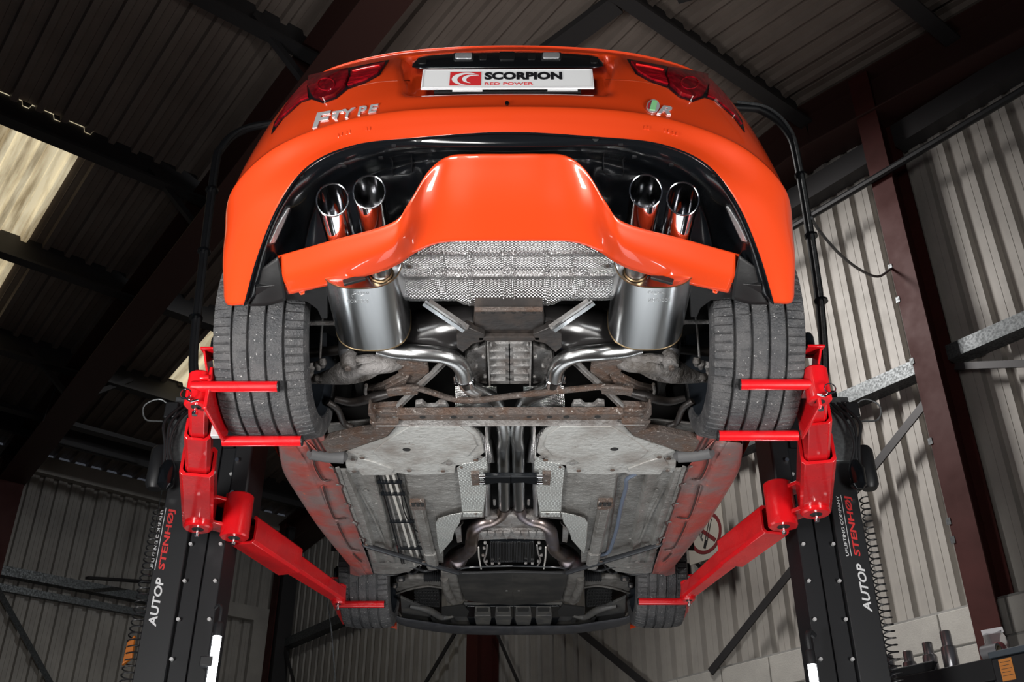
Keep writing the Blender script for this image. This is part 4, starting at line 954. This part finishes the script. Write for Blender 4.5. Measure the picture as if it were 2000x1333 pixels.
    pp('gearbox_brace', [(944, 931), (953, 932), (1002, 932), (1002, 946), (975, 945), (955, 948), (944, 950)], 2.075, gloss_black, s, .02, bevel=.005)
    # sill
    O = [(545, 868), (548, 895), (556, 925), (575, 957), (596, 990), (617, 1022), (640, 1052), (663, 1080), (684, 1105), (704, 1124)]
    I = [(600, 862), (645, 905), (660, 930), (670, 957), (682, 990), (693, 1022), (704, 1052), (713, 1078), (721, 1100), (728, 1122)]
    rows = []
    for (a, b), (c, d) in zip(O, I):
        row = [Lz(a, b, 2.13, s)]
        row[0] = np.array([row[0][0], row[0][1], 2.2])
        for k, z in ((0, 2.115), (.08, 2.10), (.3, 2.092), (.5, 2.088), (.56, 2.094), (.9, 2.094), (1, 2.085)):
            row.append(Lz(a+(c-a)*k, b+(d-b)*k, z, s))
        rows.append(row)
    sl = obj('sill_cover', MB().grid(crgrid(rows, 4, 2)), sill_m, car, smooth=True, auto=50, thick=.003, label='dusty orange sill cover')
    seam = mat('seam_dark_gap', (.035, .014, .012), .7)  # dark colour for the lines that draw the recessed grooves
    for q in ([(612, 893), (617, 912), (628, 933), (636, 939), (645, 938)], [(632, 950), (641, 980), (653, 1010), (661, 1015), (676, 1012)], [(660, 1022), (668, 1040), (683, 1068), (692, 1074), (703, 1076)], [(690, 1082), (700, 1092), (707, 1098)]):
        tb('panel_crease', [(a, b, 2.086) for a, b in q], .0035, seam, s, sl, 4, 6)
        tb('crease_ridge', [(a-3, b+1, 2.088) for a, b in q], .004, sill_m, s, sl, 4, 6)
    zz = [(646, 911), (652, 913), (654, 922), (658, 925), (664, 945), (671, 949), (668, 957), (678, 983), (686, 987), (683, 994), (692, 1018), (700, 1022), (697, 1030), (706, 1050), (714, 1054), (712, 1062), (719, 1070)]
    tb('jagged_seam', [(a, b, 2.082) for a, b in zz], .0028, seam, s, sl, 0, 6)
    for q in ((650, 914), (663, 948), (679, 986), (694, 1022), (707, 1053), (715, 1066)): disc('clip', q[0]-3, q[1], 2.082, .008, cast, s, sl)
    pp('sill_plate', [(655, 914), (659, 926), (666, 946), (672, 962), (682, 990), (694, 1024), (706, 1052), (716, 1074), (722, 1074), (713, 1052), (701, 1024), (689, 990), (679, 962), (673, 946), (667, 926), (663, 912)], 2.083, pan_m, s, .003, sl)
    pp('sill_end', [(596, 862), (632, 850), (640, 884), (604, 886)], 2.09, sill_m, s, .02)
    for q in ([(598, 862), (612, 890)], [(610, 858), (624, 884)], [(618, 855), (634, 884)]): tb('panel_crease', [(a, b, 2.087) for a, b in q], .004, seam, s, sl, 0, 6)
    pp('arch_corner', [(683, 1104), (690, 1112), (706, 1128), (690, 1124), (684, 1122)], 2.12, sill_m, s, .02, bevel=.001)
    # front brace
    obj('front_brace', MB().tube(zpath([(708, 1061, 2.09), (716, 1066, 2.085), (770, 1083, 2.08), (826, 1099, 2.08), (862, 1110, 2.08), (895, 1120, 2.08)], s), [.006, .013, .012, .013, .012, .012], 10, smooth=3), mat('brace_black', (.03, .032, .036), .35, .3, bump=(50, .4, .002)), car, smooth=True)
    for q in ((716, 1066), (828, 1099)): disc('brace_bolt', q[0], q[1], 2.064, .009, rust, s)
both(_floor)
# fuel and brake lines on the left, breather hose on the right
lines = bpy.data.objects.new('fuel_line_bundle', None); C.objects.link(lines); lines.parent = car
bright = mat('bright_metal_tube', (.62, .6, .56), .35, .35)
for (a, b), r_, m in (((757, 806), .0062, bright), ((769, 818), .0062, bright), ((744, 786), .0035, black_sat), ((749, 791), .0035, cast), ((778, 824), .004, gloss_black), ((740, 782), .0035, gloss_black)):
    tb('fuel_line', [(a-4, 915, 2.112), (a, 930, 2.108), ((a+b)/2, 1008, 2.106), (b, 1090, 2.106), (b+4, 1104, 2.12)], r_, m, -1, lines, 5, 8)
for py, c in ((942, 762), (965, 768), (1019, 786), (1071, 802)):
    obj('line_clip', MB().bar(Lz(c-24, py, 2.098, -1), Lz(c+24, py, 2.098, -1), .011, .016, ch=.003), gloss_black, lines)
tb('line_strap', [(784, 965, 2.1), (790, 1000, 2.1), (806, 1030, 2.095), (824, 1046, 2.095), (822, 1058, 2.095), (814, 1066, 2.1)], .003, gloss_black, -1, lines)
obj('breather_hose', MB().tube([atz(px, py, 2.1, 1002) for px, py in ((1244, 928), (1228, 938), (1226, 955), (1216, 990), (1208, 1030), (1198, 1062), (1190, 1080), (1174, 1086))], .009, 10, smooth=5), mat('blue_grey_hose', (.09, .11, .15), .35), car, smooth=True)

# ------------------------------------------------ gearbox, sump, front end
def _front(s):
    pp('gearbox_pan', [(958, 1012), (1002, 1010), (1002, 1040), (938, 1040), (932, 1026)], 2.13, cast, s, .05, bevel=.01)
    pp('gearbox_flange', [(932, 1042), (1002, 1040), (1002, 1054), (940, 1056), (930, 1060), (928, 1048)], 2.11, cast, s, .03, bevel=.004)
    for x in (945, 960, 975, 990): pp('casting_web', [(x-7, 1042), (x+7, 1042), (x, 1056)], 2.10, cast, s, .012, bevel=.002)
    pp('oil_cooler', [(958, 1060), (1002, 1060), (1002, 1100), (958, 1100)], 2.11, gloss_black, s, .04, bevel=.003)
    b = MB()
    for k in range(14): b.bar(Lz(959+k*3.1, 1061, 2.106, s), Lz(959+k*3.1, 1098, 2.106, s), .0035, .01)
    obj('cooler_fins', b, black_sat, car)
    tb('coolant_pipe', [(952, 1066, 2.1), (950, 1082, 2.1), (946, 1096, 2.1), (952, 1106, 2.1)], .004, cast, s)
    tb('steel_pipe', [(935, 1070, 2.1), (936, 1090, 2.1), (940, 1112, 2.1)], .004, bright, s)
    for q in ((948, 1064), (946, 1074), (950, 1100), (962, 1104), (944, 1088), (975, 1103)): disc('engine_bolt', q[0], q[1], 2.095, .008, cast, s, seg=6, h=.012)
    tb('sump_edge', [(892, 1112, 2.1), (930, 1108, 2.1), (1002, 1106, 2.1)], .006, gloss_black, s)
    pp('exhaust_bracket', [(888, 1036), (905, 1024), (900, 1030), (903, 1060), (893, 1062)], 2.12, cast, s, .02)
    tray = mat('black_front_tray', (.018, .018, .018), .42, noise=(6, (.03, .028, .025), .4, .7))
    pp('front_undertray', [(893, 1120), (940, 1121), (1002, 1118), (1002, 1184), (952, 1180), (908, 1174), (898, 1145)], 2.09, tray, s, .012, label='black front undertray')
    obj('tray_lip', MB().bar(Lz(893, 1120, 2.088, s), Lz(1002, 1118, 2.088, s), .008, .012), black_sat, car, bevel=.002)
    disc('tray_screw', 990, 1156, 2.088, .007, cast, s)
    grimy = mat('grimy_crossmember', (.10, .095, .088), .6, noise=(18, (.05, .045, .04), .42, .62), bump=(60, .6, .004))
    pp('front_crossmember', [(861, 1119), (893, 1121), (898, 1145), (906, 1175), (884, 1184), (872, 1178), (862, 1148)], 2.10, grimy, s, .03, bevel=.008)
    obj('front_crossmember', MB().tube(zpath([(868, 1130, 2.1), (872, 1150, 2.095), (886, 1176, 2.1)], s), [.02, .022, .02], 14, smooth=4), grimy, car, smooth=True)
    # wishbone, joints, gaiter
    pp('front_wishbone', [(768, 1148), (774, 1138), (795, 1131), (822, 1130), (862, 1136), (864, 1148), (830, 1147), (796, 1154), (775, 1161)], 2.135, grimy, s, .03, bevel=.01)
    obj('wishbone_edge', MB().tube(zpath([(774, 1160, 2.13), (800, 1152, 2.128), (835, 1146, 2.128), (864, 1149, 2.13)], s), .006, 8, smooth=4), grimy, car, smooth=True)
    for q, r_ in (((771, 1149), .017), ((783, 1136), .022)):
        disc('ball_joint', q[0], q[1], 2.11, r_, black_sat, s, h=.02); disc('joint_nut', q[0], q[1], 2.105, r_*.5, cast, s, seg=6, h=.01)
    g = []; 
    for k in range(17): g.append((828+k*2.2, 1127, 2.14))
    obj('steering_gaiter', MB().tube(zpath(g, s), [.030 if k % 2 else .022 for k in range(17)], 18), black_sat, car, smooth=True)
    tb('tie_rod', [(775, 1132, 2.15), (800, 1128, 2.15), (830, 1127, 2.15)], .009, grimy, s)
    tb('brake_hose', [(735, 1121, 2.12), (770, 1124, 2.12), (790, 1116, 2.12), (806, 1122, 2.12), (818, 1112, 2.12), (822, 1104, 2.12)], .005, black_sat, s)
    tb('wiring', [(790, 1110, 2.13), (805, 1108, 2.12), (830, 1116, 2.12), (850, 1112, 2.12)], .008, black_sat, s)
    pp('arch_inner', [(770, 1124), (862, 1118), (862, 1200), (790, 1212), (765, 1180)], 2.22, matt_black, s, .02)
    # duct grille
    gp = pp('brake_duct', [(808, 1156), (830, 1153), (856, 1154), (860, 1172), (858, 1188), (838, 1186), (812, 1176)], 2.15, void, s, .02)
    b = MB()
    for k in range(9): b.bar(Lz(812+k*5.5, 1155, 2.146, s), Lz(816+k*5.2, 1186-max(0, 4-k)*2.5, 2.146, s), .003, .006)
    for k in range(5): b.bar(Lz(809, 1158+k*6, 2.146, s), Lz(858, 1157+k*7, 2.146, s), .003, .006)
    obj('duct_grille', b, black_sat, gp)
    # nose panel and splitter
    dgrey = mat('dusty_dark_plastic', (.06, .06, .06), .5, noise=(9, (.10, .095, .085), .45, .68), bump=(40, .3, .002))
    pp('nose_panel', [(782, 1168), (808, 1180), (835, 1190), (862, 1204), (890, 1200), (906, 1180), (952, 1184), (1002, 1188), (1002, 1230), (886, 1227), (830, 1219), (784, 1212)], 2.14, dgrey, s, .015)
    obj('nose_moulding', MB().tube(zpath([(800, 1185, 2.135), (835, 1192, 2.13), (862, 1206, 2.13), (885, 1204, 2.13)], s), [.012, .02, .02, .01], 12, smooth=4), dgrey, car, smooth=True)
    pp('nose_recess', [(862, 1190), (905, 1184), (916, 1196), (912, 1206), (880, 1206), (862, 1202)], 2.128, void, s, .012)
    rec = pp('nose_recess', [(912, 1186), (1002, 1186), (1002, 1224), (918, 1222), (908, 1200)], 2.13, gloss_black, s, .012)
    for a in (928, 968):
        pp('cooling_vane', [(a, 1189), (a+29, 1189), (a+31, 1210), (a+28, 1222), (a+1, 1222), (a-2, 1208)], 2.118, dgrey, s, .012, rec, .004)
        pp('vent_slot', [(a+3, 1189), (a+26, 1189), (a+25, 1196), (a+4, 1196)], 2.116, void, s, .004, rec, 0)
        obj('vane_edge', MB().bar(Lz(a, 1204, 2.115, s), Lz(a+29, 1204, 2.115, s), .003, .004), dgrey, rec)
    for a in (840, 877): pp('vent_slot', [(a, 1207), (a+8, 1208), (a+12, 1218), (a+4, 1217)], 2.124, void, s, .01)
    sp_m = mat('front_splitter_plastic', (.045, .047, .055), .5, bump=(50, .4, .003), noise=(10, (.075, .075, .08), .4, .7))
    i_ = [(1002, 1224), (945, 1223), (886, 1222), (830, 1214), (790, 1208), (774, 1203)]; o_ = [(1002, 1241), (940, 1241), (880, 1238), (826, 1231), (785, 1222), (772, 1214)]
    rows = [[Lz(a, b, 2.13, s), Lz(a, b+1, 2.105, s), Lz((a+c)/2, (b+d)/2, 2.10, s), Lz(c, d, 2.11, s), Lz(c, d, 2.11, s)+[0, .02, .05]] for (a, b), (c, d) in zip(i_, o_)]
    obj('front_splitter', MB().grid(crgrid(rows, 5, 3)), sp_m, car, smooth=True, thick=.003, label='dark front splitter edge')
both(_front)

# ================================================ WORK LAMPS, SIGN, BENCH
def bs(px, py, pl):
    r = ray(px, py); n = np.array([cA, sA, 0]); return CAM+r*((pl-n@CAM)/(n@r))
tube_m = mat('led_tube', (1, 1, 1), .4, emit=((.93, .97, 1), 14))
for s_, x, zt, lab in ((-1, -1.168, 1.50, 'lit tube work lamp clipped to the left post'), (1, 1.172, 1.39, 'lit tube work lamp clipped to the right post')):
    t = thing('work_lamp', lab, 'lamp', (x, 4.12, .75), 'tube lamps on the lift posts')
    obj('light_tube', MB().cyl((x, 4.12, .8), (x, 4.12, zt), .0165, 16), tube_m, t, smooth=True)
    obj('lamp_cap', MB().tube([(x, 4.12, zt), (x, 4.12, zt+.05), (x+s_*.0, 4.12, zt+.056)], [.0185, .0185, .014], 14), black_sat, t, smooth=True)
    obj('lamp_hook', MB().tube([(x, 4.12, zt+.05), (x, 4.12, zt+.11), (x+s_*.015, 4.13, zt+.13), (x+s_*.035, 4.15, zt+.12)], .006 if s_ < 0 else .012, 8, smooth=4), black_sat, t, smooth=True)
    obj('lamp_body', MB().bar((x+s_*.012, 4.14, .72), (x+s_*.012, 4.14, zt+.02), .03, .03, (0, 1, 0)), black_sat, t, bevel=.004)
    obj('clip', MB().box((min(x, x+s_*.05), 4.1, zt-.12), (max(x, x+s_*.05), 4.19, zt-.08)), black_sat, t, bevel=.004)
sock_m = mat('satin_chrome', (.42, .42, .44), .28, .85)
# no-smoking board on the wall
BM, BZ, BSs = 5.185, 3.315, 6.06
t = thing('no_smoking_sign', 'cream no smoking board on the cladding behind the right arm', 'sign', tuple(bw(BSs, BM, BZ)))
def sg(m, z, d=0): return bw(BSs-d, BM-m, BZ+z)          # m to the right as read, z up
def flat(name, pts, d, m, th=.002, par=t):
    return obj(name, MB().prism([sg(a, b, d) for a, b in pts], bw(-th, 0, 0)), m, par)
board_m = mat('cream_board', (.50, .47, .41), .5); sred = mat('sign_red', (.17, .018, .022), .5); sblk = mat('sign_black', (.015, .015, .017), .5)
flat('board', [(-.19, -.225), (.19, -.225), (.19, .235), (-.19, .235)], 0, board_m, .012)
b = MB(); n = 48
ro = [[sg(r*math.cos(2*math.pi*k/n), r*math.sin(2*math.pi*k/n)-.01, .0135) for k in range(n)] for r in (.17, .142)]
obj('ring', b.grid(ro, closed=True), sred, t, thick=.001)
flat('slash', [(-.115, .075), (-.095, .097), (.105, -.085), (.085, -.107)], .014, sred, .0015)
def cyl_line(name, pts, r=.0035): obj(name, MB().tube([sg(a, b, .0135) for a, b in pts], r, 6), sblk, t)
cyl_line('cigarette', [(-.02, -.10), (.055, .085), (.062, .092), (.072, .09), (.078, .082), (.002, -.105)])
flat('cigarette_tip', [(-.035, -.125), (-.012, -.137), (.012, -.075), (-.008, -.062), (-.012, -.068)], .0132, sblk, .0015)
cyl_line('smoke', [(-.035, -.065), (-.05, -.045), (-.058, -.01), (-.045, .02), (-.03, .05)]); cyl_line('smoke', [(-.03, -.055), (-.045, -.04), (-.03, .0), (-.015, .03), (-.012, .06), (-.03, .085)])
for a in (-.13, .0): obj('bracket', MB().add([sg(a-.02, -.225), sg(a+.02, -.225), sg(a+.02, -.25, -.04), sg(a-.02, -.25, -.04), sg(a, -.225, -.06)], [(0, 1, 2, 3), (0, 4, 1), (2, 1, 4), (3, 2, 4), (0, 3, 4)]), darksteel, t)

# shelf and cabinet at the right edge with sockets, tray, bag and tape
PS = 4.2
e0, e1 = bs(1728, 1330, PS), bs(1945, 1283, PS); zt = (e0[2]+e1[2])/2
m0 = float(-e0[0]*sA+e0[1]*cA); m1 = float(-e1[0]*sA+e1[1]*cA)
t = thing('tool_shelf', 'black steel shelf holding chrome sockets at the right edge', 'shelf', tuple(bw(PS+.3, (m0+m1)/2, 0)))
def bbx(name, s0, s1, a, b_, z0, z1, m, par, bev=.004):
    return obj(name, MB().add([bw(q, r, c) for c in (z0, z1) for q, r in ((s0, a), (s1, a), (s1, b_), (s0, b_))], [(0, 3, 2, 1), (4, 5, 6, 7), (0, 1, 5, 4), (1, 2, 6, 5), (2, 3, 7, 6), (3, 0, 4, 7)]), m, par, bevel=bev)
bbx('shelf_board', PS, PS+.6, m1, m0+.02, zt-.09, zt, black_paint, t)
bbx('side_panel', PS, PS+.6, m1, m1+.03, 0, zt-.09, black_paint, t); bbx('side_panel', PS, PS+.6, m0-.01, m0+.02, 0, zt-.09, black_paint, t)
bbx('back_panel', PS+.3, PS+.33, m1+.03, m0-.01, 0, zt-.09, mat('dark_blue_panel', (.03, .04, .06), .4), t)
t = thing('tool_cabinet', 'black cabinet with an orange notice at the lower right corner', 'cabinet', tuple(bw(PS+.2, m1-.35, 0)))
bbx('cabinet_body', PS-.06, PS+.6, m1-.75, m1-.005, 0, zt-.02, black_paint, t, .006)
bbx('cabinet_lid', PS-.07, PS+.6, m1-.75, m1-.004, zt-.02, zt+.005, mat('blue_grey_lid', (.05, .065, .08), .4), t, .003)
a = bs(1948, 1285, PS-.062); b_ = bs(1972, 1307, PS-.062)
mm = lambda p: float(-p[0]*sA+p[1]*cA)
lb = obj('notice', MB().prism([bw(PS-.0615, mm(a), zt-.03), bw(PS-.0615, mm(a)-.055, zt-.03), bw(PS-.0615, mm(a)-.055, zt-.115), bw(PS-.0615, mm(a), zt-.115)], bw(-.001, 0, 0)), mat('orange_notice', (.55, .2, .03), .5), t, label='orange printed notice')
for k in range(5): obj('notice_line', MB().prism([bw(PS-.063, mm(a)-.006, zt-.042-k*.013), bw(PS-.063, mm(a)-.049+.008*(k % 2), zt-.042-k*.013), bw(PS-.063, mm(a)-.049+.008*(k % 2), zt-.044-k*.013), bw(PS-.063, mm(a)-.006, zt-.044-k*.013)], bw(-.0004, 0, 0)), sblk, lb)
for k, (px, h, r, lab) in enumerate(((1739, .10, .024, 'short chrome socket nearest the lift post'), (1777, .10, .026, 'second chrome socket from the lift post, behind the tray'),
                    (1819, .115, .027, 'third chrome socket, at the right end of the tray'), (1859, .14, .028, 'tallest chrome socket, right of the tray'))):
    h *= 1.2; r *= 1.15; c = bs(px, 1300, PS+.08); c[2] = zt
    o = thing('wrench_socket', lab, 'socket', tuple(c), 'chrome sockets on the shelf')
    obj('socket_barrel', MB().tube([c, c+[0, 0, .004], c+[0, 0, h*.55], c+[0, 0, h*.6]], [r*.95, r, r, r*.9], 20), sock_m, o, smooth=True)
    obj('socket_drive', MB().tube([c+[0, 0, h*.58], c+[0, 0, h*.97], c+[0, 0, h]], [r*.7, r*.7, r*.62], 20), sock_m, o, smooth=True)
p0, p1 = bs(1742, 1310, PS-.0), bs(1822, 1294, PS-.0); p0[2] = p1[2] = zt
t = thing('tool_tray', 'low black tray lying in front of the sockets', 'tray', tuple(p0))
u = (p1-p0); u /= np.linalg.norm(u); n_ = np.array([cA, sA, 0]); L_ = np.linalg.norm(p1-p0)
mbt = MB(); bot_ = [p0+u*.02+n_*.006, p1-u*.02+n_*.006, p1-u*.02+n_*.026, p0+u*.02+n_*.026]; top_ = [p0, p1, p1+n_*.034, p0+n_*.034]
mbt.grid([[q+[0, 0, .001] for q in bot_], [q+[0, 0, .035] for q in top_]], closed=True); mbt.add([q+[0, 0, .001] for q in bot_], [(0, 1, 2, 3)])
obj('tray_shell', mbt, black_sat, t, thick=.002)
obj('tray_rim', MB().tube([q+[0, 0, .035] for q in top_+top_[:1]], .003, 6), black_sat, t)
c = bs(1935, 1280, PS+.03); c[2] = zt
t = thing('tape_roll', 'grey roll of tape lying on its side beside the cabinet', 'tape', tuple(c))
u2 = np.array([-sA, cA, 0])
obj('tape', MB().pipe(c+[0, 0, .03]+u2*.03, c+[0, 0, .03]-u2*.04, .029, .009, 24), mat('grey_tape', (.16, .16, .17), .5), t, smooth=True)
obj('tape_core', MB().pipe(c+[0, 0, .03]+u2*.031, c+[0, 0, .03]-u2*.041, .02, .003, 20), mat('card_core', (.4, .33, .22), .8), t, smooth=True)
c = bs(1945, 1262, PS+.10); c[2] = zt+.002
t = thing('plastic_bag', 'crumpled clear header-card bag with red contents beside the column', 'bag', tuple(c))
G = []
for i in range(9):
    row = []
    for j in range(20):
        a = 2*math.pi*j/20; hgt = i/8; w_ = .062*(1-.35*hgt)+.006*math.sin(a*5+i); d_ = .03*(1-hgt)+.004
        row.append(c+u2*(w_*math.cos(a)-.0)+n_*(d_*math.sin(a))+np.array([0, 0, .12*hgt+.004*math.sin(a*3+i*2)]))
    G.append(row)
gm = mat('clear_film', (.8, .8, .82), .12); nb = gm.node_tree.nodes['Principled BSDF']; nb.inputs['Transmission Weight'].default_value = .9; nb.inputs['IOR'].default_value = 1.15
obj('bag_film', MB().grid(G, closed=True), gm, t, smooth=True)
obj('header_card', MB().prism([c+u2*.048+[0, 0, .118], c-u2*.048+[0, 0, .112], c-u2*.046+[0, 0, .136], c+u2*.05+[0, 0, .14]], n_*.003), mat('white_card', (.6, .6, .62), .5), t)
obj('red_contents', MB().tube([c+u2*.035+[0, 0, .03], c+u2*.01+[0, 0, .055], c-u2*.02+[0, 0, .06], c-u2*.035+[0, 0, .03]], [.012, .02, .018, .012], 12, smooth=3), mat('red_plastic', (.4, .01, .02), .3), t, smooth=True)
t2 = mat('amber_plastic', (.35, .10, .01), .35)
obj('amber_hook', MB().prism([(-1.51, 4.17, 1.43), (-1.545, 4.17, 1.40), (-1.54, 4.17, 1.49), (-1.515, 4.17, 1.52)], (0, .02, 0)), t2, postL, bevel=.003)
# hanging sling cord by the front left wheel
tag(obj('thin_cord', MB().tube([atz(597, 1105, 2.45)]+[aty(px, py, 5.9) for px, py in ((622, 1120), (632, 1140), (640, 1180), (648, 1240), (655, 1333))], .004, 6, smooth=4), galv, smooth=True), 'thin pale cord hanging beside the left front tyre', 'cord')
car.location.x = -.0085; car.rotation_euler.z = -.0056
